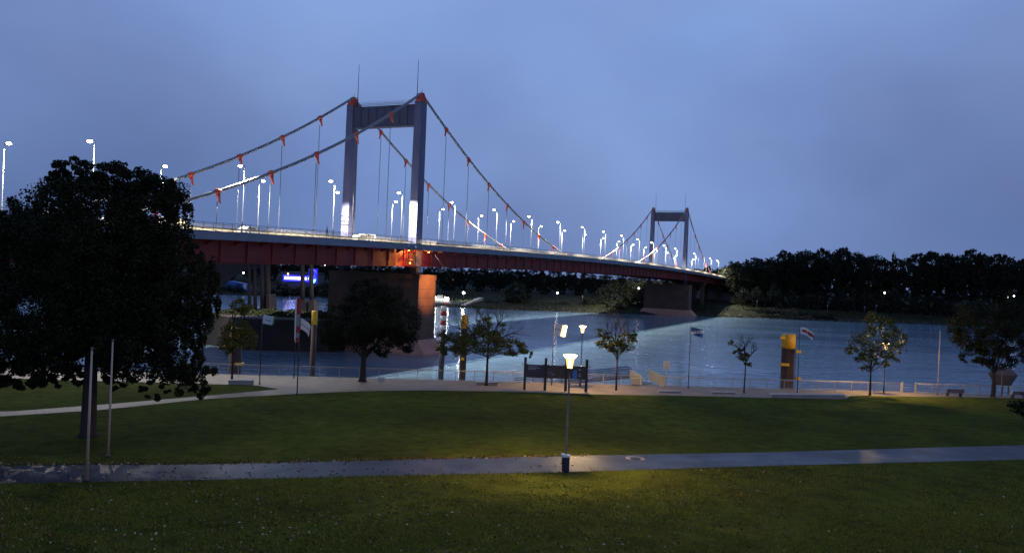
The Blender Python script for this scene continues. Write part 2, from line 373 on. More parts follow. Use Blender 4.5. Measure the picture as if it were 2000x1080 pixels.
V = []; Fc = []; xs = np.r_[-1500, -900, np.arange(-400, 700, 6), 900, 1600]; ds = [-4, 0, 5, 9, 14, 22, 30, 40, 55, 75, 100, 180, 300, 1200, 5000]
for x in xs:
    for d in ds: V.append((x*(1+max(0, d-300)/1500), bank_y(x)+d, ter(x, d)))
for i in range(len(xs)-1):
    for j in range(len(ds)-1): q = i*len(ds)+j; Fc.append((q, q+len(ds), q+len(ds)+1, q+1))
MB().add(V, Fc, True).build('far_bank', M_FARG, None, 'structure')
P = []
for _ in range(9000):
    x = rng.uniform(-330, 420); d = abs(rng.normal())*4-.5; P.append((x, bank_y(x)+d, ter(x, d)+.05))
quads_mesh('bank_rubble', np.array(P), 1.0, M_STONE, None, kind='stuff')
P = []
for _ in range(26000):
    x = rng.uniform(-330, 420); d = 10+rng.random()*60; k = math.sin(x*.13)+math.sin(d*.3+x*.05)+rng.normal()*.5
    if k > .2: P.append((x, bank_y(x)+d, ter(x, d)+rng.random()*.5))
quads_mesh('tall_grass', np.array(P), .9, leaf_mat('bank_grass_leaves', (.016, .02, .009), (.032, .035, .016)), None, kind='stuff')
# mole: the low stone spit at the harbour mouth, left of the nearer pier
fr = [W(395, 672), W(470, 683), W(570, 686), W(660, 688)]
bk = [p+Vector((0, 26, 0)) for p in fr]
mb = MB(); n = len(fr)
V = [p+Vector((0, 0, -1)) for p in fr]+[p+Vector((0, 1.2, 6.9)) for p in fr]+[p+Vector((0, 0, 6.9)) for p in bk]+[p+Vector((0, 6, -1)) for p in bk]
Fc = []
for r_ in range(3):
    for i in range(n-1): Fc.append((r_*n+i, r_*n+i+1, (r_+1)*n+i+1, (r_+1)*n+i))
Fc.append((n-1, 2*n-1, 3*n-1, 4*n-1)[::-1]); Fc.append((0, n, 2*n, 3*n))
mb.add(V, Fc).build('mole', mat('mole_masonry', (.028, .02, .018), .95, 0, .3, .4, .1, 1.5), None, 'structure')
P = [];
for _ in range(5000):
    t = rng.random(); x = fr[0].x+(fr[-1].x-fr[0].x)*t; y = fr[0].y+2+rng.random()*20; P.append((x, y, 6.95+rng.random()*.5*(1+math.sin(x))))
quads_mesh('mole_weeds', np.array(P), .55, leaf_mat('weeds', (.02, .028, .01), (.04, .05, .02)), None, kind='stuff')

# ================================================================== FOREST ON THE FAR BANK
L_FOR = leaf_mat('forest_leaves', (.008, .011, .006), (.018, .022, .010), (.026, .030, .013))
def forest_proto(name, blobs, n, size, h_trunk, label):
    t = thing(name, (0, 0, 0), label, 'tree'); r_ = np.random.default_rng(len(name)*31+n)
    quads_mesh('crown', crown_points(blobs, int(n*1.5), .2, 80, .6, r_), size*.85, L_FOR, t, rr=r_)
    m = MB(); branches(m, Vector((0, 0, -.5)), Vector((0, 0, 1)), h_trunk*.7, .5, 2, r_, .6, .3, 4, .5, seg=3, n=5); m.build('trunk', M_BARK, t, sub=False)
    return t
fp = [forest_proto('broadleaf_tree', [(0, 0, 22, 8.5, 8, 7.5), (-5, 1, 17, 6, 5, 6), (5, -1, 16, 6, 5, 6), (1, 0, 11, 6, 6, 6)], 4200, 1.15, 18, 'x'),
      forest_proto('rounded_tree', [(0, 0, 21, 10, 8, 8), (4, 0, 15, 7, 6, 7), (-6, 0, 14, 5, 5, 6), (0, 0, 9, 6, 6, 5)], 4200, 1.15, 16, 'x'),
      forest_proto('tall_tree', [(0, 0, 25, 6, 6, 6), (-3, 0, 19, 6, 6, 6), (4, 1, 18, 5, 5, 7), (0, 0, 11, 5, 5, 7)], 3800, 1.15, 20, 'x')]
fw = forest_proto('narrow_conifer', [(0, 0, 24, 2.2, 2.2, 8), (0, 0, 14, 3.4, 3.4, 9)], 2400, .9, 24, 'x')
TOP = [(1395, 532), (1420, 520), (1440, 513), (1460, 505), (1480, 506), (1500, 503), (1530, 491), (1560, 486), (1590, 485), (1608, 489), (1640, 487), (1690, 490), (1715, 495), (1733, 512), (1760, 500), (1800, 496), (1850, 492), (1880, 490), (1930, 495), (1975, 503), (2010, 507)]
k = 0
for row, (dd, px0, st) in enumerate([(52, 1452, 33), (78, 1436, 36)]):
    px = px0
    while px < 2050:
        d = 470+dd+rng.uniform(-6, 6); top = np.interp(px, [p[0] for p in TOP], [p[1] for p in TOP])+(rng.uniform(-1, 2) if row else rng.uniform(1, 7))
        p = A(px, top, d); g = ter(p.x, dd); hgt = p.z-g; pr = fp[int(rng.integers(0, 3))]
        if hgt > 8 and not (1712 < px < 1760):
            rr_ = 'front' if row == 0 else 'back'
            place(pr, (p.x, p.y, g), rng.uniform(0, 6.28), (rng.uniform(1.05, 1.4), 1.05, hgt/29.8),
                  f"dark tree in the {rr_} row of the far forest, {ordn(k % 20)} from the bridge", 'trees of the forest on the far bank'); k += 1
        px += st*rng.uniform(.8, 1.15)
    k = 0
for px_, tp_, sc_ in ((1722, 509, .7), (1738, 512, .6), (1756, 508, .7)):
    p = A(px_, tp_, 552); place(fp[2], (p.x, p.y, 6), px_, (sc_, sc_, (p.z-6)/29.8), f"low dark tree in the dip of the far treeline, {['left of', 'hidden behind', 'right of'][(1722, 1738, 1756).index(px_)]} the conifer", 'trees of the forest on the far bank')
p = A(1747, 488, 530); place(fw, (p.x, p.y, 6), 0, (.8, .8, (p.z-6)/32), 'narrow pointed conifer rising above the gap in the far treeline', 'trees of the forest on the far bank')
# lower undergrowth and trees under and behind the bridge
k = 0
for px, top, d, s in [(712, 512, 600, 1.2), (750, 514, 600, 1.2), (790, 517, 600, 1.2), (828, 520, 600, 1.2), (438, 508, 600, 1.2), (478, 506, 600, 1.2), (520, 508, 600, 1.2), (560, 507, 600, 1.2), (598, 509, 600, 1.2), (636, 509, 600, 1.2), (672, 511, 600, 1.2), (862, 528, 560, 1), (890, 524, 570, 1.1), (925, 527, 560, 1), (955, 524, 575, 1.1), (985, 526, 565, 1.1), (1020, 529, 580, 1.1), (1050, 530, 570, 1.1), (1085, 534, 585, 1.0), (1118, 537, 575, 1.0), (1150, 538, 590, 1.1),
                      (1185, 543, 520, .9), (1215, 541, 515, .9), (1242, 543, 520, .9), (1270, 545, 560, 1), (1305, 532, 600, 1), (1335, 528, 610, 1), (1362, 522, 620, 1), (1383, 521, 640, 1), (1405, 524, 650, 1)]:
    p = A(px, top-(10 if px < 1290 else 0), d); g = ter(p.x, d-450); hgt = max(5, p.z-g); k += 1
    place(fp[k % 3], (p.x, p.y, g-1), k*1.3, (s*.72, s*.72, hgt/29), f"dark tree behind the bridge on the far bank, {ordn((k-1) % 20)}{' past the pier' if k > 20 else ''} from the left", 'trees behind the bridge on the far bank')
    b = A(px+15, top+6, d-40); g2 = ter(b.x, d-490); place(fp[(k+1) % 3], (b.x, b.y, g2-3), k*2.1, (.6, .6, (b.z-g2+3)/29), f"lower dark tree behind the bridge, {ordn((k-1) % 20)}{' past the pier' if k > 20 else ''} of its front row", 'trees behind the bridge on the far bank')
L_WIL = leaf_mat('willow_leaves', (.02, .026, .017), (.035, .04, .028))
def shrub(name, px, py, wpx, hpx, d, label, cat='bush', n=2600, lm=None, size=.9, grp=None):
    b = A(px, py, d); w = wpx/F*d; h = hpx/F*d; t = thing(name, (b.x, b.y, b.z), label, cat, grp); r_ = np.random.default_rng(abs(int(px)))
    bl = [(0, 0, h*.55, w*.42, w*.3, h*.45), (-w*.22, 0, h*.38, w*.27, w*.25, h*.36), (w*.2, 0, h*.36, w*.29, w*.25, h*.34)]
    quads_mesh('crown', crown_points(bl, n, .3, 26, .6, r_)*1.0, size, lm or L_WIL, t, rr=r_)
    m = MB(); branches(m, Vector((0, 0, -.3)), Vector((0, 0, 1)), h*.55, w*.03, 2, r_, .8, .4, 3, .6, n=5); m.build('trunk', M_BARK, t, sub=False); return t
for i in range(27):
    px = 1446+i*22+rng.uniform(-4, 4); p0_ = A(px, 590, 512); b = Vector((p0_.x, 512, ter(p0_.x, 512-bank_y(p0_.x)))); a_ = 0
    pyb = 540+(math.tan(PITCH)+(CH-b.z)/512)*F+(px-1000)*math.tan(ROLL); shrub('undergrowth_bush', px, pyb, 44, rng.uniform(22, 38), 512, f"dark bush in the undergrowth below the far forest, {['', 'twenty-'][i >= 20] + ordn(i-20 if i >= 20 else i)} from the bridge", 'bush', 700, L_FOR, 1.0, 'undergrowth below the far forest')
shrub('willow_bush', 1008, 597, 58, 46, 452, 'pale round willow standing alone on the far bank under the bridge', 'tree', 3600)
for i, (px, py, w, h, d) in enumerate([(1182, 604, 60, 50, 470), (1226, 606, 70, 56, 475), (1150, 607, 34, 26, 462), (1200, 611, 40, 24, 455), (1100, 607, 34, 18, 455), (960, 600, 40, 14, 448),
                        (1478, 590, 30, 30, 505), (1512, 590, 34, 34, 505), (1452, 588, 24, 26, 505), (1650, 601, 44, 44, 512), (1690, 602, 36, 32, 512), (1742, 606, 50, 46, 515), (1840, 608, 44, 30, 520), (1580, 598, 50, 26, 512), (1552, 619, 70, 16, 462), (1610, 622, 60, 14, 466), (1500, 613, 60, 12, 466), (1900, 615, 60, 30, 500), (1790, 606, 44, 28, 516)]):
    nm = ['left of the farther pier', 'right of the farther pier'][px > 1300]
    shrub('willow_bush', px, py, w, h, d, f"grey-green bush on the far bank {nm}, {ordn(i if px < 1300 else i-6)} of its row", 'bush', 1400, size=.85, grp='bushes along the far bank')
for i, (px, py, w, h, d) in enumerate([(452, 579, 60, 26, 475), (520, 580, 50, 14, 480), (556, 582, 60, 30, 476), (600, 584, 50, 30, 478), (640, 585, 60, 34, 478), (680, 588, 60, 40, 478), (725, 590, 60, 44, 478)]):
    shrub('willow_bush', px, py, w, h, d, f"dark bush on the far bank left of the nearer pier, {ordn(i)} from the left", 'bush', 1200, L_FOR, .9, 'bushes along the far bank')

# ================================================================== THE SUSPENSION BRIDGE
TH, PX, PY, BW, BL = 0.4298026, -22.89097, 185.6255, 19.17431, 285.5
dv = Vector((math.sin(TH), math.cos(TH), 0)); nv = Vector((math.cos(TH), -math.sin(TH), 0))
def zd(s): return CH+5.690919+.01409312*s-5.103822e-5*s*s      # height of the deck above the river
def BP(s, lat, dz): return Vector((PX, PY, 0))+dv*s+nv*lat+Vector((0, 0, zd(s)+dz))
def BZ(s, lat, z): return Vector((PX, PY, 0))+dv*s+nv*lat+Vector((0, 0, z))
BRZ = -TH                                          # rotation about z that turns local +y onto the bridge axis
BFW, BBW = 4.13, -BW-4.13                          # the two deck edges
S0, S1 = -150.0, 436.0
bridge = thing('suspension_bridge', BP(0, 0, 0), 'long suspension bridge with two grey portal pylons and red girders across the river', 'bridge')
def long_prism(prof, s0=S0, s1=S1, step=6.0, mb=None):          # profile of (lat, dz) swept along the cambered deck
    mb = mb or MB(); ss = np.linspace(s0, s1, max(2, int((s1-s0)/step)+1)); n = len(prof); V = []; Fc = []
    for s in ss:
        for l, z in prof: V.append(BP(s, l, z))
    for i in range(len(ss)-1):
        for k in range(n): k2 = (k+1) % n; Fc.append((i*n+k, i*n+k2, (i+1)*n+k2, (i+1)*n+k))
    Fc.append(tuple(range(n))); m = (len(ss)-1)*n; Fc.append(tuple(m+k for k in range(n-1, -1, -1)))
    return mb.add(V, Fc)
def rect(l0, l1, z0, z1): return [(l0, z0), (l1, z0), (l1, z1), (l0, z1)]
long_prism(rect(BBW+.03, BFW-.03, -.4, -.02)).build('deck', M_CONC, bridge)
long_prism(rect(-17.4, -1.9, -.019, .01)).build('roadway', M_ASPH, bridge)
M_WALK = mat('walkway_surface', (.05, .045, .04), .8, 0, .2, 2)
long_prism(rect(.6, BFW-.04, -.019, .02)).build('walkway', M_WALK, bridge); long_prism(rect(BBW+.04, -BW-.6, -.019, .02)).build('walkway', M_WALK, bridge)
long_prism(rect(-1.9, -1.65, -.019, .14)).build('kerb', M_CONC, bridge); long_prism(rect(-17.6, -17.4, -.019, .14)).build('kerb', M_CONC, bridge)
M_LINE = mat('road_marking', (.7, .7, .68), .7)
m = MB()
for s in np.arange(-140, 430, 12.0):
    for l in (-5.8, -13.4): long_prism(rect(l-.07, l+.07, .011, .016), s, s+6, 6, m)
m.build('lane_marking', M_LINE, bridge, 'stuff')
for lo, hi in ((BFW-.03, BFW+.06), (BBW-.06, BBW+.03)):
    m = long_prism(rect(lo, hi, -1.18, .06)); long_prism(rect(min(lo, hi)-.05, max(lo, hi)+.05, .061, .12), mb=m); long_prism(rect(lo-.06, hi+.04, -1.26, -1.181), mb=m)
    m.build('fascia', M_FASCIA, bridge)
# main girders with flanges, stiffeners and cross girders
for l in (.55, -BW-.55):
    g = long_prism(rect(l-.03, l+.03, -4.95, -.42)).build('girder', M_RED, bridge)
    long_prism(rect(l-.5, l+.5, -5.05, -4.951)).build('lower_flange', M_RED, g)
    sg = 1 if l > 0 else -1
    long_prism(rect(*sorted((l+sg*.031, l+sg*.22)), -4.12, -4.05)).build('stiffener_rail', M_RED, g)
    m = MB()
    st = None; cnt = 0
    for s in np.arange(S0+3, S1, 6.14):
        if st is None:
            mm = MB().box((0, 0, -2.3), (.26, .09, 3.4)); mm.box((0, 0, -4.53), (.2, .09, .8)); st = mm.build('stiffener', M_RED, g, sub=False); o = st
        else: o = st.copy(); COL.objects.link(o)
        o.parent = g; o.location = BP(s, l+sg*.165, 0)-ROOTLOC[bridge.name]; o.rotation_euler.z = BRZ
m = MB()
for s in np.arange(S0+3, S1, 12.28): long_prism(rect(-BW-.5, .5, -4.3, -.45), s-.05, s+.05, .2, m)
m.build('cross_girder', M_RED, bridge, 'stuff')
# cantilever brackets under both walkways
br0 = None
for s in np.arange(S0+6, S1, 6.14):
    for l, flip in ((.75, 1), (-BW-.75, -1)):
        if br0 is None:
            mm = MB().prism([(0, -.06, -.42), (3.2, -.06, -.42), (3.2, -.06, -.8), (0, -.06, -2.1)], (0, .12, 0)); br0 = mm.build('bracket', M_RED, bridge, sub=False); o = br0
        else: o = br0.copy(); COL.objects.link(o)
        o.location = BP(s, l, 0)-ROOTLOC[bridge.name]; o.rotation_euler.z = BRZ+(math.pi if flip < 0 else 0)
# service pipe on the near girder
m = MB(); m.tube([BP(s, 1.6, -1.6) for s in np.arange(8, 300, 8)], .11, 8); m.build('service_pipe', M_STEEL, bridge)
# railings of the walkways
for side, l in (('near', BFW-.1), ('far', BBW+.1)):
    rl = sub('railing', bridge)
    m = long_prism(rect(l-.04, l+.04, 1.36, 1.42)); long_prism(rect(l-.025, l+.025, 1.14, 1.18), mb=m); long_prism(rect(l-.025, l+.025, .2, .24), mb=m); m.build('rail', M_RAIL, rl)
    ss = np.arange(-118, S1, 2.0)
    if side == 'near':
        p0 = None
        for s in ss:
            if p0 is None: p0 = MB().box((0, 0, .7), (.07, .07, 1.36)).build('post', M_RAIL, rl, sub=False); o = p0
            else: o = p0.copy(); COL.objects.link(o)
            o.location = BP(s, l, .02)-ROOTLOC[bridge.name]; o.rotation_euler.z = BRZ
    m = MB()
    if side == 'far':
        for s in ss: m.box(BP(s, l, .7), (.07, .07, 1.36), BRZ)
    for s in np.arange(-118, S1, .16): m.box(BP(s, l, .69), (.02, .024 if side == 'near' else .075, .92), BRZ)
    m.build('baluster', mat('baluster_zinc', (.40, .36, .27), .5, .2), rl, 'stuff')
# crash barriers beside the road
M_BARR = mat('barrier_concrete', (.20, .17, .11), .8, 0, .25, .6)
long_prism([(-9.75, .011), (-9.25, .011), (-9.38, .35), (-9.42, .95), (-9.58, .95), (-9.62, .35)]).build('median_barrier', M_BARR, bridge)
for l, f in ((.35, -1), (-BW-.35, 1)):
    m = long_prism([(l, .5), (l+.04*f, .56), (l, .65), (l+.04*f, .74), (l, .8), (l-.02*f, .8), (l-.02*f, .5)])
    for s in np.arange(-118, S1, 4.0): m.box(BP(s, l-.07*f, .4), (.06, .1, .8), BRZ)
    m.build('crash_barrier', M_STEEL, bridge)

# pylons
H = 35.27
M_PANEL = mat('crossbeam_paint', (.05, .055, .095), .5, 0, .12, .5)
def pylon(s0):
    py = sub('pylon', bridge); b = zd(s0)
    def L(s, l, z): return BZ(s0+s, l, b+z)
    for l in (0, -BW):
        m = MB(); o = nv*0
        V = []; Fc = []
        for (z, ws, wl) in ((-5.0, 2.75, 2.15), (0, 2.7, 2.1), (H-2.1, 2.45, 1.8)):
            for a, c in ((-1, -1), (1, -1), (1, 1), (-1, 1)): V.append(L(a*ws/2, l+c*wl/2, z))
        for i in range(2):
            for k in range(4): k2 = (k+1) % 4; Fc.append((i*4+k, (i+1)*4+k, (i+1)*4+k2, i*4+k2))
        Fc.append((8, 9, 10, 11)[::-1]); m.add(V, Fc)
        # raised corner strips and plate joints
        for z in np.arange(4, H-3, 4.0):
            w = 2.7-(.25*z/H); v = 2.1-(.3*z/H)
            m.prism([L(-w/2-.012, l-v/2-.012, z), L(w/2+.012, l-v/2-.012, z), L(w/2+.012, l+v/2+.012, z), L(-w/2-.012, l+v/2+.012, z)], (0, 0, .09))
        lg = m.build('leg', M_TOWER, py)
        # saddle: rounded red housing on the leg top
        m = MB(); pr = []
        for i in range(11):
            t = math.pi*i/10; pr.append(L(-1.35*math.cos(t), l-.62, H-2.05+1.95*math.sin(t)))
        m.prism(pr, nv*1.24)
        for q in (-.55, 0, .55): m.prism([L(q-.06+.05*0, l-.68, H-2.0+.2), L(q+.06, l-.68, H-1.8), L(q*.45+.05, l-.68, H+.02), L(q*.45-.05, l-.68, H+.02)], nv*1.36)
        m.box(L(0, l, H-2.0), (2.0, 2.7, .12), BRZ); m.build('saddle', M_SADDLE, py)
        ml = l-1.15 if l == 0 else l+1.3
        m = MB(); m.tube([L(0, ml, H-2.1), L(0, ml, H+7.9)], [.09, .05], 8); m.tube([L(0, ml, H-2.1), L(0, ml, H)], .13, 8); m.build('mast', M_DARK, py)
        m = MB(); m.tube([L(.3, l, H-.1), L(.3, l, H+1.1)], .035, 5); m.build('lightning_rod', M_DARK, py)
    z0, z1 = H-7.5, H-2.75
    m = MB(); P = [L(-.75, -BW+.9, z0), L(.75, -BW+.9, z0), L(.75, -.9, z0), L(-.75, -.9, z0)]; m.prism(P, (0, 0, z1-z0))
    for z in (z0-.1, z1): m.prism([L(-1.0, -BW+.88, z), L(1.0, -BW+.88, z), L(1.0, -.88, z), L(-1.0, -.88, z)], (0, 0, .1))
    m.build('crossbeam', M_PANEL, py)
    for k in range(1, 8):
        l = -.9-(BW-1.8)*k/8; m = MB().box(L(-.85, l, (z0+z1)/2), (.12, .2, z1-z0-.02), BRZ); m.build('rib', M_PANEL, py)
    m = MB()
    for sd_ in (-.9, .9):
        for z in (.35, .7, 1.05): m.tube([L(sd_, -BW+1, z1+.1+z), L(sd_, -1, z1+.1+z)], .025, 4)
        for k in range(25): l = -1-(BW-2)*k/24; m.tube([L(sd_, l, z1+.1), L(sd_, l, z1+1.15)], .03, 4)
    m.build('top_railing', M_RAIL, py)
    # floodlight ladder cage at the foot of the far leg
    m = MB()
    for z in (4.4, 5.2, 6.4): m.prism([L(-1.45, -BW-1.1, z), L(-1.45, -BW+1.1, z), L(-1.38, -BW+1.1, z), L(-1.38, -BW-1.1, z)], (0, 0, .1))
    m.build('ladder_rung', M_DARK, py)
pylon(0); pylon(BL)

# cables, clamps and hangers
def cz(s):                                       # height of the cable above the river
    if s < 0: x = -s; return zd(0)+H-.619355*x+.00221991*x*x
    if s <= BL/2: return zd(0)+H-.5153229*s+.001753883*s*s
    if s <= BL: x = BL-s; return zd(BL)+H-.5153229*x+.001753883*x*x
    x = s-BL; return zd(BL)+H-.619355*x+.00221991*x*x
clamp0 = None
for l in (0, -BW):
    for s_a, s_b, s_t in ((-84, 113, 0), (172.5, 370, BL)):
        ss = [s for s in np.arange(s_a, s_b+1, 4.0)]; ss = sorted(set([round(float(x), 2) for x in ss]+[float(s_t), s_b]))
        cb = MB().tube([BZ(s, l, cz(s)) for s in ss], .29, 10).build('main_cable', M_CABLE, bridge)
        hm = []
        sp = [(-12.28205, k) for k in range(1, 7)]+[(12.38321, k) for k in range(1, 10)]
        for dx, k in sp:
            s = s_t+dx*k if s_t == 0 else s_t-dx*k
            if not (s_a < s < s_b): continue
            z = cz(s); sl = (cz(s+.5)-cz(s-.5)); top = z-2.2
            if z < zd(s)+.5: continue
            if clamp0 is None:
                mm = MB(); mm.tube([(0, -.62, 0), (0, -.55, 0), (0, .55, 0), (0, .62, 0)], [.31, .40, .40, .31], 12)
                mm.prism([(-.18, -.55, -.2), (-.18, .55, -.2), (-.1, .14, -1.15), (-.1, .09, -2.0), (-.1, -.09, -2.0), (-.1, -.14, -1.15)], (.3, 0, 0))
                mm.box((0, 0, .41), (.34, .7, .1))
                o = clamp0 = mm.build('cable_clamp', M_SADDLE, cb, sub=False)
            else: o = clamp0.copy(); COL.objects.link(o)
            o.parent = cb; o.location = BZ(s, l, z)-ROOTLOC[bridge.name]; o.rotation_euler = (math.atan(sl)*.85, 0, BRZ)
            if z-1.9 > zd(s)+.2:
                hg = MB(); a = BZ(s, l, z-1.7); q = BZ(s, l, zd(s)-.1)
                for u in (-.07, .07): hg.tube([a+dv*u, q+dv*u], .035, 5)
                hg.build('hanger', M_CABLE, cb)

# piers
M_PIER = mat('pier_concrete', (.10, .06, .04), .85, 0, .28, .35, .03, 1.5)
M_DARKC = mat('pier_band', (.055, .035, .025), .9, 0, .2, 1)
def pier(s0, ztop, foot):
    def ring(a, la, lb, z): return [BZ(s0-a, la, z), BZ(s0+a, la, z), BZ(s0+a, lb, z), BZ(s0-a, lb, z)]
    V = ring(3.9, 3.9, -21.3, foot)+ring(3.75, 3.8, -21.2, ztop-1.1)+ring(3.9, 3.95, -21.35, ztop-1.1)+ring(3.9, 3.95, -21.35, ztop)
    Fc = [(0, 1, 2, 3)]
    for i in range(3):
        for k in range(4): k2 = (k+1) % 4; Fc.append((i*4+k, i*4+k2, (i+1)*4+k2, (i+1)*4+k))
    Fc.append((12, 13, 14, 15)); p = MB().add(V, Fc).build('pier', M_PIER, bridge)
    V = ring(5.6, 7.0, -24.5, -3)+ring(5.4, 6.8, -24.3, .5)+ring(4.0, 4.2, -21.6, 3.4); Fc = []
    for i in range(2):
        for k in range(4): k2 = (k+1) % 4; Fc.append((i*4+k, i*4+k2, (i+1)*4+k2, (i+1)*4+k))
    Fc.append((8, 9, 10, 11)); MB().add(V, Fc).build('footing', mat('footing_sandstone', (.42, .22, .16), .85, 0, .2, .5, .03, 2), p)
    for z in np.arange(5, ztop-1.5, 2.0):
        V = ring(3.9, 3.89, -21.29, z); MB().prism(V, (0, 0, .07)).build('course_band', M_DARKC, p)
    for l in (.55, -BW-.55): MB().box(BZ(s0, l, (ztop+zd(s0)-5.05)/2), (1.6, 2.2, zd(s0)-5.06-ztop), BRZ).build('bearing', M_DARK, p)
pier(0, 18.3, 3.2); pier(BL, 17.2, 3.2)
for s0 in (343, 402):
    m = MB()
    for l in (-1, -9.5, -18): m.box(BZ(s0, l, 9.5), (2.2, 1.6, 19.5), BRZ)
    m.box(BZ(s0, -9.5, zd(s0)-5.05-.75), (21, 1.9, 1.3), BRZ); m.build('pier', M_PIER, bridge)
MB().prism([BZ(436, 5, 0), BZ(448, 5, 0), BZ(448, -24, 0), BZ(436, -24, 0)], (0, 0, zd(440)-.1)).build('abutment', M_CONC, bridge)
# bank that carries the road beyond the bridge
m = MB(); V = [BZ(449, 14, 3), BZ(449, -34, 3), BZ(900, -34, 3), BZ(900, 14, 3), BZ(448, 4, zd(448)-.05), BZ(448, -23, zd(448)-.05), BZ(900, -23, 19), BZ(900, 4, 19)]
m.add(V, [(0, 1, 5, 4), (1, 2, 6, 5), (3, 0, 4, 7), (4, 5, 6, 7)]).build('road_embankment', M_FARG, None, 'structure')

# inspection platform lit orange, hung beside the nearer pier
pf = thing('inspection_platform', BZ(-4, 5, 18.3), 'steel maintenance platform and stair frame glowing orange beside the nearer pier', 'platform')
m = MB(); q = lambda s, l, z: BZ(s, l, z)
zt = zd(0)-1.7; zb = 18.6
def bar(a, b, r=.07): m.tube([a, b], r, 5)
for s in (-10, -7, -4):
    for l in (2.2, 4.6): bar(q(s, l, zb if s > -8 else zb+2.2), q(s, l, zt+1.2))
bar(q(-10, 2.2, zt+.4), q(-4, 2.2, zt+.4)); bar(q(-10, 4.6, zt+.4), q(-1, 4.6, zt+.4))
m.build('frame', M_DARK, pf)
for i, z in enumerate((zb+.1, zb+1.5, zb+3.0)):
    MB().box(q(-6.2-.5*i, 3.4, z), (2.6, 5.5-.6*i, .1), BRZ).build('deck_grating', M_DARK, pf)
for s in (-10, -7):
    m = MB(); bar(q(s, 4.6, zb+3), q(s+1.5, 4.6, zt+.4), .06); bar(q(s+3, 4.6, zb+3), q(s+1.5, 4.6, zt+.4), .06); m.build('brace', M_DARK, pf)
m = MB(); bar(q(-14, 4.6, zb+2.6), q(-10, 4.6, zt+.3), .09); bar(q(-14, 4.6, zb+2.6), q(-10, 4.6, zb+2.6), .06); m.build('brace', M_DARK, pf)
m = MB(); bar(q(-4, 4.6, zt+.4), q(1.5, 4.6, zb+3.2), .09); m.build('brace', M_POLE, pf)
m = MB(); bar(q(-7, 4.6, zb), q(-4, 4.6, zb+1.5), .06); bar(q(-4, 4.6, zb+1.5), q(-7, 4.6, zb+3), .06); m.build('stair', M_DARK, pf)
MB().tube([q(-3.5, 2.6, zt+.62), q(8, 2.6, zt+.62)], .16, 8).build('monorail_beam', mat('beam_yellow', (.6, .33, .05), .5), pf)
MB().box(q(7.6, 2.6, zt+.62), (.7, .9, .6), BRZ).build('hoist', mat('beam_yellow', (.6, .33, .05)), pf)
M_AMB = mat('amber_lamp_glass', (1, .5, .1), .4, emit=(1, .32, .05), estr=30)
for k, (s, l, z) in enumerate([(-5.2, 1.6, zt+.2), (1, 3.2, zt+.15), (-6, 2.6, zb+2.2)]):
    MB().box(q(s, l, z), (.22, .22, .14), BRZ).build('work_light', M_AMB, pf)
    point('work_light_source', q(s, l+.25, z-.3), 700, (1, .36, .08), .2)
point('work_light_source', q(0, 10.2, 17.2), 10000, (1, .36, .10), .3, spot=84)
lw = bpy.data.objects['work_light_source.003']; lw.rotation_euler = (q(0, 10.2, 17.2)-q(0, 3.9, 15.6)).to_track_quat('Z', 'Y').to_euler(); lw.data.spot_blend = .55
m = MB(); bar(q(0, 4.6, zt+.4), q(0, 10.4, 17.6), .06); m.build('light_arm', M_DARK, pf); MB().box(q(0, 10.5, 17.4), (.4, .3, .25), BRZ).build('flood_light', M_DARK, pf)
MB().box(q(-5.0, 4.9, zb+.8), (.6, .6, 1.3), BRZ).build('control_box', mat('box_pale', (.5, .6, .7), .5), pf)

# bridge street lamps
def bridge_lamp(hl=11.6):
    t = thing('bridge_street_lamp', (0, 0, 0), 'x', 'street lamp')
    MB().tube([(0, 0, 0), (0, 0, 2.2), (0, 0, 2.25), (0, 0, hl+.05)], [.10, .09, .06, .04], 8).build('pole', M_POLE, t, sub=False)
    MB().tube([(0, 0, hl+.0), (.3, 0, hl+.18), (.8, 0, hl+.2)], .04, 6).build('arm', M_POLE, t, sub=False)
    h = MB().box((1.0, 0, hl+.2), (.85, .34, .1)).build('lamp_head', M_DARK, t, sub=False)
    MB().lathe((1.0, 0, hl+.02), [(.05, -.22), (.3, -.14), (.36, .02), (.26, .1), (.05, .12)], 10).build('lens', M_LED, h, sub=False)
    return t
bl = bridge_lamp(); HEADS = []
def lamp_at(s, near, label):
    l = (-1.68+1.0) if near else (-BW+1.69-1.0)
    place(bl, BP(s, l, 0), BRZ+(math.pi if near else 0), 1, label, 'street lamps on the suspension bridge')
    hl_ = l-1.0 if near else l+1.0
    HEADS.append((s, hl_)); point('bridge_lamp_light', BP(s, hl_, 11.3), 100000, (1, .92, .80), .22, spot=158)
SN = [-83.5, -54.84]+[-54.84+24.843*k for k in range(1, 19)]; SF = [-84.5, -56.5]+[-56.5+24.843*k for k in range(1, 19)]
for near, arr in ((True, SN), (False, SF)):
    nL = sum(1 for s in arr if s < 0); nm = 'near' if near else 'far'; nr = 0; mid = 0
    for i, s in enumerate(arr):
        if s < 0: lb = f"white-lit lamp on the bridge's {nm} side, {ordn(nL-1-i)} left of the nearer pylon"
        elif s < BL: lb = f"white-lit lamp on the bridge's {nm} side, {ordn(mid)} between the pylons from the left"; mid += 1
        else: lb = f"white-lit lamp on the bridge's {nm} side, {ordn(nr)} beyond the farther pylon"; nr += 1
        lamp_at(s, near, lb)

